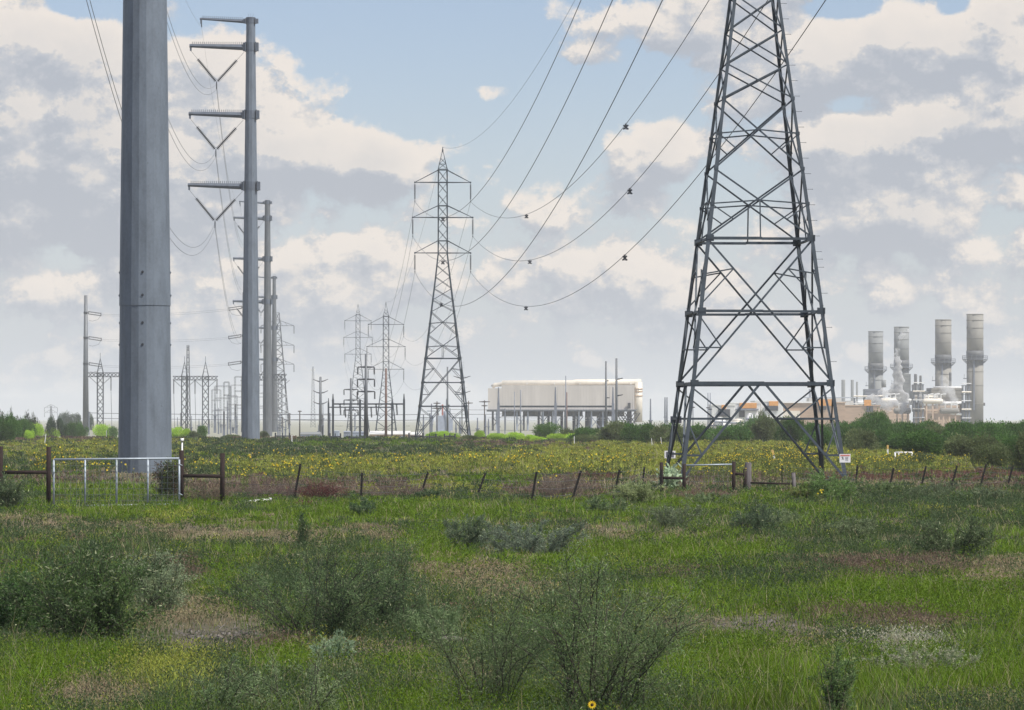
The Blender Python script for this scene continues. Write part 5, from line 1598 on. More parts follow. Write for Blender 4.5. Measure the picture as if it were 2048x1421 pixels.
# yellow wildflowers on their stalks
FL = [(170, 905, 110, 22, 260), (180, 925, 90, 12, 150), (40, 925, 60, 16, 50), (420, 915, 70, 22, 110), (600, 925, 110, 22, 300), (560, 940, 80, 12, 120), (300, 880, 90, 8, 30), (800, 915, 120, 20, 90), (1000, 915, 160, 18, 190),
      (1130, 925, 130, 20, 220), (1250, 905, 110, 16, 160), (1430, 905, 110, 18, 600), (1560, 905, 120, 22, 950), (1500, 925, 120, 16, 620), (1700, 912, 90, 16, 600), (1800, 915, 90, 16, 480), (1380, 930, 60, 14, 80), (1080, 955, 60, 8, 14),
      (1640, 985, 50, 10, 30), (1900, 915, 70, 10, 60), (250, 930, 80, 8, 60), (700, 905, 300, 16, 110), (345, 945, 25, 22, 34)]
P, SZ, Hs = [], [], []
for (a, b, rx, ry, n) in FL:
    px = a + rng.normal(size=n) * rx * .55; py = b + rng.normal(size=n) * ry * .5
    py = np.clip(py, 868, 1000)
    keepf = (fbm(px / 38.0 + a, py / 9.0, 3) > .51) & (rng.random(n) < .8); px, py = px[keepf], py[keepf]; n = len(px)
    px = np.where((abs(px - 290) < 70) & (rng.random(n) < .85), px + 150 * np.sign(px - 290), px)
    h = .25 + .60 * rng.random(n)
    # the head is seen at row py: walk back to the ground under it
    y = F * (CH - h) / (py - HY); x = (px - 1024) / F * y
    P.append(np.stack([x, y, gz(x, y) + h], 1)); Hs.append(h)
P = np.concatenate(P); Hs = np.concatenate(Hs); n = len(P)
ok = P[:, 1] < 460; P, Hs = P[ok], Hs[ok]; n = len(P)
inr = (P[:, 0] / P[:, 1] > .03) & (P[:, 1] > 140)
size = np.where(inr, .68, 1.0) * (.020 + .026 * rng.random(n) ** 1.5) * np.clip(P[:, 1] / 150, .9, 1.35)
Vs, Cs = [], []
fac = np.stack([rng.normal(size=n) * .8, -np.ones(n), rng.random(n) * 1.2], 1); fac /= np.linalg.norm(fac, axis=1, keepdims=True)
U = np.cross(fac, np.array([[0, 0, 1.0]])); U /= np.linalg.norm(U, axis=1, keepdims=True); Vv = np.cross(U, fac)
yc = jitter(np.tile(np.array([[.90, .70, .05]]), (n, 1)), .15, .08)
for k in range(7):
    a = 2 * np.pi * k / 7
    Dk = U * np.cos(a) + Vv * np.sin(a); Sk = -U * np.sin(a) + Vv * np.cos(a)
    q = np.stack([P, P + Dk * size[:, None] * .6 + Sk * size[:, None] * .34 + fac * .005, P + Dk * size[:, None], P + Dk * size[:, None] * .6 - Sk * size[:, None] * .34 - fac * .005], 1)
    Vs.append(q.reshape(-1, 3)); Cs.append(np.repeat(yc, 4, 0))
a4 = np.array([(-1, -1), (1, -1), (1, 1), (-1, 1)]) * .22
q = P[:, None] + fac[:, None] * .012 + U[:, None] * (a4[None, :, :1] * size[:, None, None]) + Vv[:, None] * (a4[None, :, 1:] * size[:, None, None])
Vs.append(q.reshape(-1, 3)); Cs.append(np.tile(np.array([[.10, .06, .02]]), (n * 4, 1)))
# stalk and its leaves
B = P.copy(); B[:, 2] -= Hs; B[:, :2] += rng.normal(size=(n, 2)) * .08
sw = (.006 * np.clip(P[:, 1] / 120, 1, 2.5))[:, None] * np.array([[1, 0, 0]])
Vs.append(np.stack([B - sw, B + sw, P + sw * .6 - fac * .02, P - sw * .6 - fac * .02], 1).reshape(-1, 3))
Cs.append(np.tile(np.array([[.12, .17, .05]]), (n * 4, 1)))
m = 12
f = rng.random((n, m)) * .95
LP = (B[:, None] + (P - B)[:, None] * f[..., None]).reshape(-1, 3); nl = len(LP)
aa = rng.random(nl) * 2 * np.pi
v, c = rhombs(LP, np.stack([np.cos(aa), np.sin(aa), .3 + .6 * rng.random(nl)], 1), np.repeat(.07 * np.clip(P[:, 1] / 130, .9, 2.2), m), np.repeat(.035 * np.clip(P[:, 1] / 130, .9, 2.2), m),
              jitter(np.tile(np.array([[.16, .185, .05]]), (nl, 1)), .3, .08))
Vs.append(v); Cs.append(c)
g = np_mesh('wildflowers', np.concatenate(Vs), 4, M['flower'], np.concatenate(Cs))
props(g, 'yellow wild sunflowers scattered through the field behind the fences', 'wildflowers', kind='stuff')

# bleached litter and clods on the bare ground
def litter():
    mb = MB()
    for (a, b, rx, ry, n) in ((420, 1262, 110, 16, 150), (160, 1278, 60, 10, 40), (900, 1288, 50, 8, 40), (1500, 1245, 160, 18, 110), (700, 1300, 90, 14, 60), (800, 1290, 50, 30, 40), (30, 1262, 50, 10, 25), (1880, 1380, 90, 20, 50)):
        for _ in range(n):
            px, py = rnd.gauss(a, rx * .5), rnd.gauss(b, ry * .5)
            y = CH * F / max(py - HY, 60); x = (px - 1024) / F * y; z = float(gz(x, y))
            r = rnd.uniform(.008, .03); an = rnd.uniform(0, 6.28); L = rnd.uniform(.03, .16)
            if rnd.random() < .6: mb.bar((x, y, z + .01), (x + math.cos(an) * L, y + math.sin(an) * L, z + rnd.uniform(.01, .08)), r * .35)
            else: mb.rev((x, y, z - r), (x + r * .3, y, z + r), [(0, r * .5), (.3, r * 1.3), (.7, r), (1, r * .3)], 5)
    o = mb.build('litter', M['debris']); props(o, 'bleached twigs and clods strewn on the bare patches of soil', 'litter', kind='stuff')


litter()
s = 187
mb = MB(); x, y = X(905, s), Y(s); mb.tube([(x - .18, y, .03), (x - .05, y, .045), (x + .17, y + .05, .03)], [.025, .04, .022], 7)
props(mb.build('fallen_branch', M['debris'], None, True), 'short bleached branch lying on bare soil below the middle of the photo', 'branch')


# ------------------------------------------------------------------ shrubs
def shrub(name, label, cat, x, y, H, Wd, seed, n_stem=14, n_twig=10, n_leaf=14000, leaf=.022, lw=.42, col=(.10, .145, .07), group=None, bark='bark', stem_r=.010,
          upright=.35, twig_len=.20, puff=.045, top=1.0, col2=None, hollow=0.0, depth=1.0, zb=None):
    r_ = np.random.default_rng(seed); pr = random.Random(seed); n_leaf = int(n_leaf * LEAFMUL); stem_r *= .75
    zb = float(gz(x, y)) if zb is None else zb
    t = thing(name, label, cat, (x, y, zb), 0, group)
    segs = []; mb = MB()
    for i in range(n_stem):
        az = r_.random() * 2 * math.pi; rad = Wd / 2 * math.sqrt(r_.random()) * (.35 + .65 * r_.random() if upright > .5 else 1)
        hh = H * (1 - .45 * (rad / (Wd / 2)) ** 2) * (.72 + .28 * r_.random()) * top
        b_ = BASEW * Wd * r_.random(); p0 = Vector((math.cos(az) * b_, math.sin(az) * b_, -.05))
        p2 = Vector((math.cos(az) * rad, math.sin(az) * rad * depth, hh))
        p1 = Vector((p2.x * .35, p2.y * .35, hh * (.35 + .3 * r_.random()))) + Vector(r_.normal(size=3) * .05 * H)
        pts = [p0 * (1 - u) ** 2 + p1 * 2 * u * (1 - u) + p2 * u * u + Vector(r_.normal(size=3) * .010 * H) for u in np.linspace(0, 1, 8)]
        mb.tube(pts, [stem_r * (1 - .75 * u) for u in np.linspace(0, 1, 8)], 5)
        for a, b in zip(pts[2:], pts[3:]): segs.append((a, b, .5))
        for j in range(n_twig):
            u = .10 + .82 * (j + r_.random()) / n_twig; k = min(int(u * 7), 6); q = pts[k].lerp(pts[k + 1], u * 7 - k)
            d = (pts[k + 1] - pts[k]).normalized() + Vector(r_.normal(size=3)) * .75; d.z = abs(d.z) * .8 + .15; d.normalize()
            L = twig_len * H * (.5 + .8 * r_.random()); e = q + d * L; mid = q.lerp(e, .5) + Vector(r_.normal(size=3)) * .08 * L
            e.z = max(e.z, .03); mb.tube([q, mid, e], [stem_r * .42, stem_r * .3, stem_r * .14], 3)
            segs.append((q, mid, 1)); segs.append((mid, e, 1.2))
    mb.build('stems', M[bark], t)
    A = np.array([s[0] for s in segs]); B_ = np.array([s[1] for s in segs]); w = np.array([s[2] for s in segs]) * (np.linalg.norm(B_ - A, axis=1) + .01)
    w = w * (.04 + r_.random(len(segs)) ** 1.8)
    if hollow: w = w * np.clip((A[:, 2] / H - hollow) * 3 + .25, .05, 1)
    idx = r_.choice(len(segs), n_leaf, p=w / w.sum()); f = r_.random(n_leaf)[:, None]
    P_ = A[idx] * (1 - f) + B_[idx] * f + r_.normal(size=(n_leaf, 3)) * puff * H * .6
    drop = r_.random(n_leaf) < .22; P_[drop, 2] *= r_.random(drop.sum()) * .8
    P_[:, 2] = np.maximum(P_[:, 2], .0)
    D_ = (B_ - A)[idx]; D_ = D_ / np.maximum(np.linalg.norm(D_, axis=1, keepdims=True), 1e-6) * .5 + r_.normal(size=(n_leaf, 3)) * .6
    base = np.tile(np.array([col]), (n_leaf, 1)) * (1.6 if name.startswith('weed') else 1.42)
    if col2 is not None:
        mixk = (r_.random(len(segs)) < .4)[idx]; base[mixk] = col2
    seg_tone = (.8 + .4 * r_.random(len(segs)))[idx][:, None]
    C_ = base * seg_tone * (.85 + .3 * r_.random((n_leaf, 1))) * (.95 + .1 * r_.random((n_leaf, 3)))
    pale = r_.random(n_leaf) < .035; C_[pale] = (.40, .44, .26) * (.7 + .5 * r_.random((pale.sum(), 1)))
    v, c = rhombs(P_, D_, leaf * np.where(pale, 1.5, 1.0) * 1.25 * (.6 + .8 * r_.random(n_leaf)), leaf * lw * (.7 + .6 * r_.random(n_leaf)), C_)
    np_mesh('foliage', v, 4, M['leaf'], c, t)
    return t


LEAFMUL = 1.05; BASEW = .24


def sh(px, by, ty, wpx, **k):
    s = (by - HY) / CH
    return dict(x=X(px, s), y=Y(s), H=1.06 * (by - ty) / s, Wd=wpx * 1.12 / s, **k)


GG = (.125, .185, .078); GD = (.085, .140, .045); GP = (.19, .235, .135); GB = (.10, .16, .045)
shrub('thorn_shrub', 'broad dark leafy shrub at the left with black soil under it', 'shrub', seed=1, n_stem=26, n_leaf=22000, leaf=.028, lw=.6, col=GD, col2=(.09, .14, .06), twig_len=.26, **sh(180, 1283, 1062, 330))
shrub('thorn_shrub', 'dark green shrub cut by the left edge, above the bare soil strip', 'shrub', seed=2, n_stem=18, n_leaf=18000, leaf=.030, lw=.6, col=(.055, .105, .035), twig_len=.26, **sh(8, 1262, 1120, 190))
shrub('thorn_shrub', 'smaller grey-green shrub between the broad dark shrub and the wide grey one', 'shrub', seed=3, n_stem=14, n_leaf=9000, leaf=.026, col=GP, twig_len=.24, **sh(320, 1215, 1075, 170))
shrub('thorn_shrub', 'widest grey-green feathery shrub left of the middle foreground', 'shrub', seed=4, n_stem=34, n_leaf=30000, leaf=.022, lw=.38, col=GG, col2=(.075, .115, .062), twig_len=.24, upright=.4, **sh(625, 1275, 1082, 400))
shrub('thorn_shrub', 'grey-green shrub leaning right beside the widest feathery shrub', 'shrub', seed=5, n_stem=14, n_leaf=13000, leaf=.022, lw=.38, col=(.085, .13, .06), twig_len=.24, **sh(775, 1262, 1070, 150))
shrub('thorn_shrub', 'tall open shrub with dark bare stems at the bottom, behind the lone sunflower', 'shrub', seed=6, n_stem=26, n_twig=11, n_leaf=24000, leaf=.021, lw=.34, col=(.10, .15, .062), col2=(.14, .18, .085), stem_r=.011, twig_len=.20, hollow=.12, **sh(1190, 1425, 1085, 460))
shrub('thorn_shrub', 'open wispy shrub overlapping the left side of the tall open shrub', 'shrub', seed=7, n_stem=16, n_twig=10, n_leaf=12000, leaf=.021, lw=.34, col=(.12, .165, .075), stem_r=.009, twig_len=.2, hollow=.1, **sh(975, 1418, 1140, 290))
shrub('thorn_shrub', 'low dusty grey shrub behind the tall open shrub', 'shrub', seed=8, n_stem=20, n_leaf=14000, leaf=.035, col=(.115, .145, .10), twig_len=.26, **sh(1060, 1112, 1024, 260))
shrub('thorn_shrub', 'small dusty grey shrub below the middle fence posts', 'shrub', seed=9, n_stem=14, n_leaf=9000, leaf=.035, col=(.095, .13, .075), twig_len=.26, **sh(935, 1098, 1015, 110))
shrub('thorn_shrub', 'spreading dark stemmed shrub alone in the right grass', 'shrub', seed=10, n_stem=22, n_leaf=13000, leaf=.034, col=(.085, .12, .055), twig_len=.24, stem_r=.014, **sh(1905, 1122, 1036, 190))
shrub('thorn_shrub', 'small round dark shrub right of centre below the mesh gate', 'shrub', seed=11, n_stem=14, n_leaf=8000, leaf=.036, col=(.075, .11, .06), twig_len=.26, **sh(1515, 1068, 1004, 105))
shrub('thorn_shrub', 'faint grey shrub left of the small round dark shrub', 'shrub', seed=12, n_stem=12, n_leaf=5000, leaf=.036, col=(.12, .15, .085), twig_len=.26, **sh(1350, 1062, 1000, 110))
shrub('weed_bush', 'fresh green bush in front of the right legs of the near pylon', 'bush', seed=13, n_stem=20, n_leaf=10000, leaf=.05, col=(.11, .175, .055), twig_len=.3, **sh(1668, 1008, 946, 110))
shrub('weed_bush', 'green bush with pale flowers right of the grey corner post', 'bush', seed=14, n_stem=16, n_leaf=7000, leaf=.05, col=(.13, .19, .05), col2=(.26, .28, .10), twig_len=.3, **sh(1615, 1006, 972, 70))
shrub('weed_bush', 'pale yellow-green bush just left of the mesh gate', 'bush', seed=15, n_stem=18, n_leaf=9000, leaf=.045, col=(.17, .20, .09), twig_len=.3, **sh(1275, 1012, 962, 110))
shrub('weed_bush', 'dark bush at the left edge before the pipe brace', 'bush', seed=16, n_stem=18, n_leaf=9000, leaf=.045, col=(.07, .10, .05), twig_len=.3, **sh(12, 1020, 950, 100))
shrub('sunflower_bush', 'dark sunflower bush against the right end of the left gate', 'bush', seed=17, n_stem=18, n_leaf=8000, leaf=.055, col=(.075, .105, .05), col2=(.13, .09, .06), twig_len=.28, upright=.8, **sh(335, 1003, 925, 80))
shrub('dead_brush', 'dark red-brown dead brush beside the first leaning post', 'dead brush', seed=18, n_stem=40, n_twig=12, n_leaf=6000, leaf=.05, lw=.15, col=(.13, .05, .045), bark='rust', twig_len=.3, **sh(640, 1009, 968, 110))
shrub('dead_brush', 'grey-brown dead brush right of the left gate braces', 'dead brush', seed=19, n_stem=40, n_twig=12, n_leaf=7000, leaf=.05, lw=.15, col=(.15, .10, .09), bark='bark_grey', twig_len=.3, **sh(545, 1004, 958, 150))
shrub('dead_brush', 'brown dead brush under the rail of the right-hand left brace', 'dead brush', seed=20, n_stem=30, n_twig=10, n_leaf=5000, leaf=.05, lw=.15, col=(.16, .12, .08), bark='bark_grey', twig_len=.3, **sh(420, 1012, 970, 110))
shrub('dead_brush', 'tall grey-brown dead brush between leaning posts in mid photo', 'dead brush', seed=21, n_stem=44, n_twig=12, n_leaf=8000, leaf=.05, lw=.15, col=(.17, .125, .10), bark='bark_grey', twig_len=.3, **sh(1125, 1004, 944, 140))
shrub('dead_brush', 'low brown dead brush left of the tall grey-brown one', 'dead brush', seed=22, n_stem=30, n_twig=10, n_leaf=5000, leaf=.05, lw=.15, col=(.16, .11, .09), bark='bark_grey', twig_len=.3, **sh(800, 998, 962, 170))
shrub('dead_brush', 'reddish twiggy brush below the mesh gate', 'dead brush', seed=23, n_stem=30, n_twig=10, n_leaf=5000, leaf=.05, lw=.15, col=(.17, .10, .08), bark='bark_grey', twig_len=.3, **sh(1400, 1000, 968, 140))
shrub('weed_bush', 'pale silvery broad-leaved plant at the left foot of the near pylon', 'plant', seed=24, n_stem=14, n_twig=5, n_leaf=420, leaf=.17, lw=.6, col=(.30, .37, .25), bark='stalk', twig_len=.3, puff=.1, **sh(1343, 978, 930, 50))
shrub('weed_bush', 'low white-flowering weed bush at lower right', 'bush', seed=25, n_stem=30, n_leaf=14000, leaf=.016, lw=.6, col=(.15, .19, .09), col2=(.42, .42, .30), bark='stalk', stem_r=.004, twig_len=.35, **sh(1850, 1352, 1288, 250))
shrub('weed_bush', 'slim dark weed standing in the grass below the red-brown dead brush', 'weed', seed=26, n_stem=7, n_leaf=2600, leaf=.03, col=(.065, .10, .045), bark='stalk', twig_len=.16, upright=.9, **sh(606, 1100, 1022, 34))
shrub('thorn_sapling', 'nearly bare thorny sapling at the bottom left, stems crossing in a V', 'sapling', seed=27, n_stem=7, n_twig=9, n_leaf=3600, leaf=.022, lw=.34, col=(.12, .17, .075), stem_r=.009, twig_len=.3, **sh(430, 1432, 1300, 260))
shrub('thorn_sapling', 'thin sapling with long arching branch at bottom, left of the wispy shrub', 'sapling', seed=28, n_stem=7, n_twig=9, n_leaf=3800, leaf=.022, lw=.34, col=(.16, .21, .10), stem_r=.009, twig_len=.26, **sh(600, 1438, 1262, 300))
shrub('thorn_sapling', 'dark stemmed sapling at the bottom right', 'sapling', seed=29, n_stem=10, n_twig=9, n_leaf=4200, leaf=.022, lw=.36, col=(.085, .135, .05), stem_r=.009, twig_len=.2, upright=.9, **sh(1672, 1434, 1280, 110))
shrub('weed_bush', 'leafy weed clump between the widest shrub and the bleached branch', 'bush', seed=30, n_stem=16, n_leaf=6500, leaf=.026, col=(.115, .16, .075), bark='stalk', twig_len=.3, **sh(870, 1282, 1200, 150))
shrub('weed_bush', 'silvery spiky weed at the foot of the widest shrub', 'weed', seed=31, n_stem=12, n_leaf=2600, leaf=.035, lw=.2, col=(.20, .27, .17), bark='stalk', twig_len=.3, **sh(672, 1335, 1262, 90))
for k, (px, by, ty, w, c) in enumerate(((1880, 990, 962, 90, (.10, .13, .07)), (1765, 990, 960, 110, (.11, .16, .06)), (1840, 1005, 975, 120, (.09, .12, .06)), (1960, 1002, 972, 130, (.10, .13, .07)), (1210, 1038, 1000, 120, (.11, .155, .07)),
                                        (730, 1040, 1008, 60, (.075, .12, .055)), (860, 1004, 980, 60, (.07, .11, .05)), (1420, 1015, 985, 120, (.11, .15, .07)), (1570, 1055, 1020, 130, (.12, .155, .075)), (1720, 1075, 1035, 150, (.11, .14, .07)))):
    lab = ('low weed bush at the foot of the third leaning post from the right edge', 'green weed bush before the first posts of the right fence', 'low dark weed bush a little in front of the right fence', 'grey low weed bush near the right edge before the fence',
           'grey-green weed bush in front of the pale yellow-green bush', 'small dark weed bush below the only upright leaning-fence post', 'small dark weed bush behind the green grass in mid photo', 'grey-green weed bush before the mesh gate',
           'faded weed bush right of the small round dark shrub', 'broad faded weed bush below the right leg of the near pylon')[k]
    shrub('weed_bush', lab, 'bush', seed=40 + k, n_stem=16, n_twig=8, n_leaf=3600, leaf=.045, col=c, bark='stalk', stem_r=.005, twig_len=.34, **sh(px, by, ty, w))


# the lone sunflower at the bottom
s = 262
x, y = X(1184, s), Y(s); zt = Z(1410, s)
t = thing('sunflower', 'single yellow sunflower at the bottom edge before the tall open shrub', 'flower', (x, y, 0))
mb = MB()
for ring, n_p, ln in ((0, 13, .036), (1, 11, .030)):
    for k in range(n_p):
        a = 2 * math.pi * (k + ring * .5) / n_p; u = Vector((math.cos(a), -.25 - .1 * ring, math.sin(a))); v = Vector((-math.sin(a), 0, math.cos(a)))
        c = Vector((0, -.004 * ring, zt))
        mb.add([c + u * .006, c + u * ln * .55 + v * .0075, c + u * ln, c + u * ln * .55 - v * .0075, c + u * ln * .5 + Vector((0, -.003, 0))], [(0, 1, 4), (1, 2, 4), (2, 3, 4), (3, 0, 4)])
mb.build('petals', M['petal'], t)
mb = MB(); mb.rev((0, .006, zt), (0, -.016, zt), [(0, .008), (.3, .014), (.8, .012), (1, .004)], 12); mb.build('seed_head', M['disc'], t, True)
mb = MB(); mb.tube([(0, .01, zt), (0, .03, zt - .05), (.02, .03, zt - .2), (.03, .03, 0)], [.004, .004, .005, .006], 6); mb.build('stalk', M['stalk'], t, True)
for k in range(4):
    mb = MB(); a = k * 1.7; z = zt - .08 - .05 * k; d = Vector((math.cos(a), math.sin(a) * .4, .2)); e = Vector((-math.sin(a), math.cos(a), .1))
    c = Vector((.01, .03, z)); mb.add([c, c + d * .03 + e * .014, c + d * .065, c + d * .03 - e * .014], [(0, 1, 2, 3)]); mb.build('leaf', M['stalk'], t)


# ------------------------------------------------------------------ far bushes and trees
def crown_mesh(seed, n=7000, lobes=9, leaf=.13, col=(.06, .11, .035), squash=.8, base=.0, airy=.55, up=.5, var=.2):
    """unit crown (half width 1, height 1) of leaf clumps"""
    r_ = np.random.default_rng(seed)
    C = []; R = []
    for i in range(lobes):
        a = r_.random() * 2 * np.pi; rr = np.sqrt(r_.random()) * .62
        rad = .24 + .22 * r_.random()
        C.append((np.cos(a) * rr, np.sin(a) * rr, base + (1 - base) * (.22 + .55 * r_.random()) * (1 - .35 * rr)))
        R.append(rad)
    C = np.array(C); R = np.array(R)
    i = r_.choice(lobes, n, p=R ** 2 / (R ** 2).sum())
    d = r_.normal(size=(n, 3)); d /= np.linalg.norm(d, axis=1, keepdims=True)
    f = airy + (1 - airy) * r_.random(n) ** .5
    f *= 1 + .18 * np.sin(d[:, 0] * 7 + i) * np.sin(d[:, 2] * 6 + 2 * i)
    P = C[i] + d * (R[i] * f)[:, None] * np.array([1, 1, squash])
    P[:, 2] = np.clip(P[:, 2], .0, None)
    # whiskery sprays standing out of the surface
    m = n // 6; j = r_.choice(n, m); P[j] += d[j] * (r_.random((m, 1)) * .12) + np.array([0, 0, .06]) * r_.random((m, 1))
    D = d + np.array([0, 0, up]) + r_.normal(size=(n, 3)) * .5
    tone = (1 + var * (r_.random(lobes) - .5) * 2)[i][:, None]
    cc = np.array([col]) * tone * (.8 + .4 * r_.random((n, 1))) * (.94 + .12 * r_.random((n, 3)))
    return rhombs(P, D, leaf * (.5 + .9 * r_.random(n)), leaf * .45 * (.6 + .8 * r_.random(n)), cc)


def proto(seed, kw, stems=5, th=.5):
    v, c = crown_mesh(seed, **kw)
    cr = np_mesh('crown', v, 4, M['leaf'], c)
    mb = MB(); pr = random.Random(seed)
    for i in range(stems):
        a = pr.uniform(0, 6.28); r = pr.uniform(.15, .5); e = Vector((math.cos(a) * r, math.sin(a) * r, pr.uniform(.4, .75)))
        mb.tube([(0.03 * math.cos(a), .03 * math.sin(a), -.05), e * .5 + Vector((0, 0, .05)), e], [.035 * th, .025 * th, .008 * th], 5)
        for k in range(3):
            q = e * pr.uniform(.5, .9); mb.tube([q, q + Vector((pr.uniform(-.25, .25), pr.uniform(-.25, .25), pr.uniform(.1, .28)))], [.012 * th, .004 * th], 4)
    st = mb.build('trunk', M['bark'])
    return cr, st


DG = (.085, .175, .036)
protos = {k: [proto(100 + 10 * j + i, dict(n=n, lobes=lb, leaf=lf, col=c, airy=ai, var=va), st) for i in range(m)] for j, (k, m, n, lb, lf, c, ai, va, st) in enumerate((
    ('dark', 5, 8000, 11, .085, DG, .5, .22, 6), ('olive', 2, 7000, 10, .085, (.15, .19, .075), .5, .2, 6), ('lime', 3, 6000, 10, .085, (.46, .66, .08), .55, .15, 5),
    ('green', 2, 7000, 9, .08, (.12, .23, .045), .55, .15, 5), ('sparse', 2, 1300, 8, .11, (.06, .075, .04), .4, .2, 9), ('blue', 2, 6000, 9, .08, (.06, .10, .05), .5, .2, 3)))}
used = set(); ct = {}


def far_bush(kind, px, by, ty, wpx, label, group, s=None, name='bush', cat='bush'):
    s = s or (by - HY) / CH
    x, y = X(px, s), Y(s); zb = float(gz(x, y)); H = Z(ty, s) - zb; W_ = wpx / s / 2
    i = ct.get(kind, 0); ct[kind] = i + 1
    cr, st = protos[kind][i % len(protos[kind])]
    t = thing(name, label, cat, (x, y, zb), rnd.uniform(0, 6.28), group)
    for o in (cr, st):
        if id(o) in used: c = o.copy(); link(c, t)
        else: used.add(id(o)); c = o; c.parent = t
        c.scale = (W_ * 1.1, W_, H / (.80 if kind == 'lime' else .90))
    return t


# thicket at the right: rows from far to near, each bush placed along the row
G1 = 'dark green bushes of the thicket at the right'
rows = [  # (x0, x1, base row, top row, width px, step)
    (1500, 2060, 872, 846, 60, 48), (1150, 2060, 880, 852, 66, 52), (1170, 2070, 888, 852, 74, 58), (1640, 2080, 896, 856, 84, 62), (1720, 2080, 906, 866, 92, 70), (1850, 2090, 918, 872, 100, 80)]
LM = [(1195, 'at the left end of the thicket'), (1245, 'before the tallest bare pole'), (1290, 'under the right end of the condenser hall'), (1335, 'right of the condenser hall'), (1375, 'at the outer left leg of the near pylon'), (1420, 'behind the left legs of the near pylon'),
      (1465, 'below the leftmost turbine building'), (1510, 'below the widest orange band'), (1560, 'in the near pylon arch'), (1610, 'right part of the pylon arch'), (1660, 'behind the right legs of the near pylon'), (1705, 'just right of the near pylon'),
      (1750, 'below the first exhaust stack'), (1790, 'above the orange-topped stake'), (1835, 'above the white pipe frame'), (1880, 'below the third exhaust stack'), (1925, 'left of the tallest stack foot'), (1970, 'below the tallest stack'), (2015, 'right of the tallest stack'), (9999, 'at the right edge')]
RW = ('hindmost row', 'second row back', 'third row back', 'fourth row back', 'second row from front', 'front row')
seen_lab = {}


def thicket_label(ri, px):
    w = next(t for a, t in LM if px < a)
    k = (ri, w); seen_lab[k] = seen_lab.get(k, 0) + 1
    return 'thicket bush %s, %s%s' % (RW[ri], w, '' if seen_lab[k] == 1 else ', right one')


for ri, (x0, x1, by, ty, w, st_) in enumerate(rows):
    px = x0
    while px < x1:
        tt = ty + rnd.uniform(-6, 6)
        if 1150 <= px < 1215: tt = max(tt, 856)
        if 1215 <= px < 1330: tt = min(tt, 848)
        if 1470 < px < 1600 and ri < 3: tt = 840 + rnd.uniform(-3, 3)
        if 1340 < px < 1470 and ri < 3: tt = 851 + rnd.uniform(-3, 3)
        if 1700 < px < 1810 and ri in (1, 2): tt = 831 + abs(px - 1752) * .25 + rnd.uniform(-2, 3)
        if 1820 < px and ri < 4: tt = 850 + rnd.uniform(-5, 3)
        far_bush('dark' if rnd.random() < .8 else 'olive', px, by + rnd.uniform(-3, 3), tt, w * rnd.uniform(.85, 1.25), thicket_label(ri, px), G1)
        px += st_ * rnd.uniform(.75, 1.2)
far_bush('green', 1751, 880, 826, 66, 'highest rounded bush of the thicket, just right of the near pylon', None)
far_bush('olive', 1522, 876, 829, 30, 'pointed bush top rising in the arch of the near pylon', None)
far_bush('olive', 1985, 935, 885, 92, 'nearest rounded bush of the thicket, beside a flowering stem at the right edge', None)
far_bush('olive', 2050, 945, 872, 80, 'near bush cut by the right edge of the photo', None)
far_bush('olive', 1845, 930, 905, 60, 'low bush at the front of the thicket beside the white pipe frame', None)
far_bush('green', 1097, 879, 847, 62, 'round bright green bush before the middle of the condenser hall', None)
for k, (px, by, ty, w) in enumerate(((864, 878, 866, 34), (884, 877, 864, 40), (905, 878, 867, 36), (958, 878, 863, 30), (992, 880, 868, 46), (1030, 881, 866, 44), (1062, 882, 871, 40), (1115, 882, 869, 48), (1146, 883, 868, 34), (1075, 884, 875, 44))):
    far_bush('lime', px, by, ty, w, ('lime bush touching the left leg of the second pylon', 'lime bush between the legs of the second pylon', 'lime bush at the right leg of the second pylon', 'small upright lime bush below the two-armed wooden pole', 'lime bush at the left end of the condenser hall', 'lime bush below the two short dark poles of the hall', 'low lime bush left of the round green bush', 'lime bush under the right side of the round green bush', 'lime bush right of the round green bush', 'nearest lime bush, in front of the round green bush')[k], 'lime green bushes below the condenser hall')
for k, (px, by, ty, w) in enumerate(((940, 882, 872, 50), (1170, 886, 868, 60), (1125, 886, 878, 60), (885, 882, 874, 50))):
    far_bush('olive', px, by, ty, w, ('low olive bush right of the second pylon', 'low olive bush at the start of the thicket', 'lowest olive bush before the round green bush', 'low olive bush inside the second pylon legs')[k], 'olive bushes before the condenser hall')
for k, (px, by, ty, w) in enumerate(((-8, 883, 831, 60), (22, 880, 833, 56), (48, 876, 838, 46), (10, 884, 845, 60), (60, 868, 842, 40))):
    far_bush('dark', px, by, ty, w, ('dark bush cut by the left edge, highest of the left clump', 'dark bush second from the edge in the left clump', 'dark bush at the right side of the left clump', 'nearest dark bush of the left clump', 'small dark bush behind the right side of the left clump')[k], 'dark bushes at the far left edge')
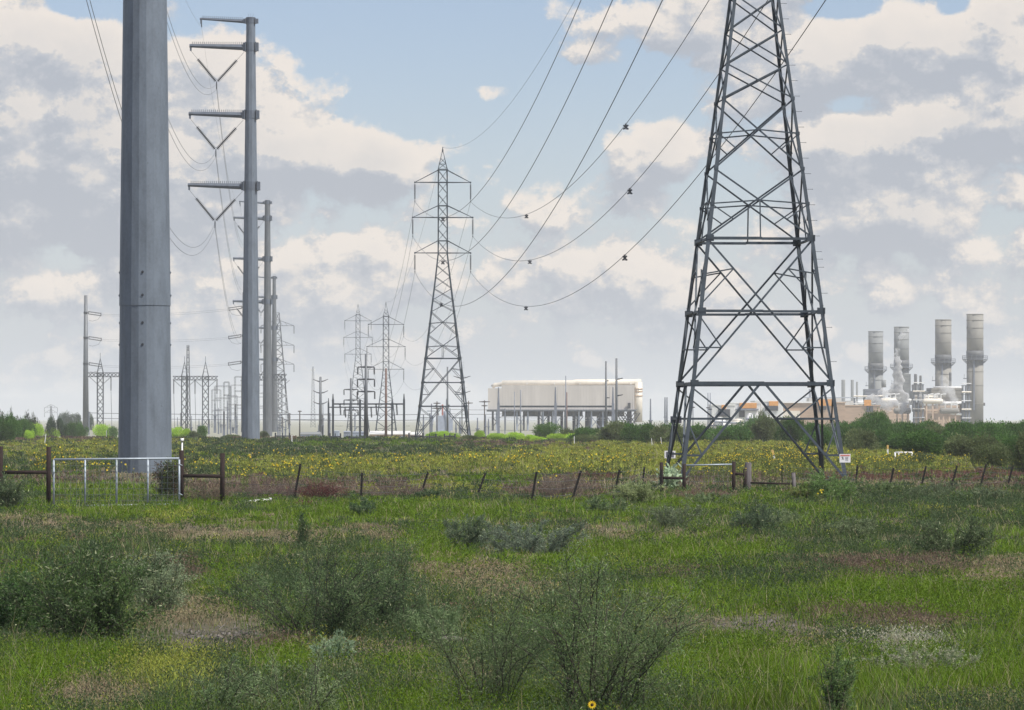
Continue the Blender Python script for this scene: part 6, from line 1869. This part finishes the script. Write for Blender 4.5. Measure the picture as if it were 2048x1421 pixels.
for k, (px, by, ty, w, kd, lb) in enumerate(((74, 874, 851, 34, 'lime', 'bright lime bush just right of the dark clump at the far left'), (58, 880, 862, 26, 'lime', 'small lime bush touching the far left dark clump'), (105, 868, 857, 36, 'lime', 'low lime bush between the two small dark trees at left'),
                                              (131, 866, 853, 36, 'green', 'low green bush left of the dead-end pole foot'), (150, 868, 845, 44, 'dark', 'dark bush in front of the foot of the dead-end pole'), (165, 869, 850, 34, 'dark', 'smaller dark bush right against the dead-end pole foot'),
                                              (205, 866, 852, 44, 'lime', 'lime bush at the foot of the left gantry'), (226, 867, 854, 24, 'green', 'green bush touching the left side of the massive pole'),
                                              (352, 873, 856, 34, 'lime', 'lime bush touching the right side of the massive pole'), (370, 874, 860, 40, 'lime', 'second lime bush right of the massive pole'), (404, 872, 853, 28, 'green', 'rounded green bush right of the lime pair by the massive pole'),
                                              (388, 874, 864, 40, 'olive', 'low olive bush between the lime pair and the rounded green bush'), (462, 875, 869, 40, 'olive', 'low olive bush left of the tall V-insulator pole foot'), (528, 876, 864, 26, 'olive', 'brownish bush right of the tall V-insulator pole foot'))):
    far_bush(kd, px, by, ty, w, lb, None)
far_bush('blue', 101, 866, 834, 26, 'small dark tree left of the hazy blue trees', None, s=12.5, name='tree', cat='tree')
far_bush('blue', 124, 864, 836, 26, 'small dark tree in front of the hazy blue trees', None, s=12.5, name='tree', cat='tree')
far_bush('blue', 128, 862, 825.5, 36, 'wide hazy blue tree left of the dead-end pole', None, s=6.4, name='tree', cat='tree')
far_bush('blue', 153, 862, 828, 30, 'hazy blue tree directly left of the dead-end pole', None, s=6.4, name='tree', cat='tree')
far_bush('blue', 178, 864, 827, 18, 'slim hazy tree just right of the dead-end pole', None, s=7, name='tree', cat='tree')
for px, ty, w, lb in ((6, 824, 26, 'sparse leafless-looking shrub behind the dark clump at the left edge'), (38, 828, 26, 'sparse twiggy shrub rising behind the dark clump'), (50, 825, 26, 'thicker sparse shrub behind the dark clump'), (68, 821, 18, 'sparse forked shrub with dark tufts, tallest behind the dark clump'), (20, 818, 12, 'bare dead twig tree above the dark clump')):
    far_bush('sparse', px, 862, ty + 2, w * 1.5, lb, None, s=13)
for px, ty, w in ((672, 861, 30), (762, 860, 20), (815, 862, 18)):
    far_bush('blue', px, 866, ty, w, ('hazy grey-green tree behind the dark H-frame', 'hazy tree between the legs of the third pylon', 'hazy tree behind the right end of the white-roofed shed')[[672, 762, 815].index(px)], 'hazy trees behind the sheds', s=4.5, name='tree', cat='tree')
for kk in protos.values():        # unused prototypes
    for pair in kk:
        for o in pair:
            if o.parent is None: bpy.data.objects.remove(o)
# low green rise beyond the yard
mb = MB(); s = 3.6
n = 24; vs = []; fs = []
for i in range(n + 1):
    px = 596 + (712 - 596) * i / n; h = math.sin(math.pi * i / n) ** .5
    x = X(px, s); vs += [(x, Y(s), -1.2), (x, Y(s) + 25, Z(861, s) * h + -1.0 * (1 - h)), (x, Y(s) + 60, Z(861, s) * h - 1.0 * (1 - h)), (x, Y(s) + 90, -1.2)]
for i in range(n):
    for k in range(3): a = i * 4 + k; fs.append((a, a + 4, a + 5, a + 1))
mb.add(vs, fs); props(mb.build('hills', mat('grassy_bank', (.12, .19, .06), .9, 0, .2, .2), None, True), kind='structure')
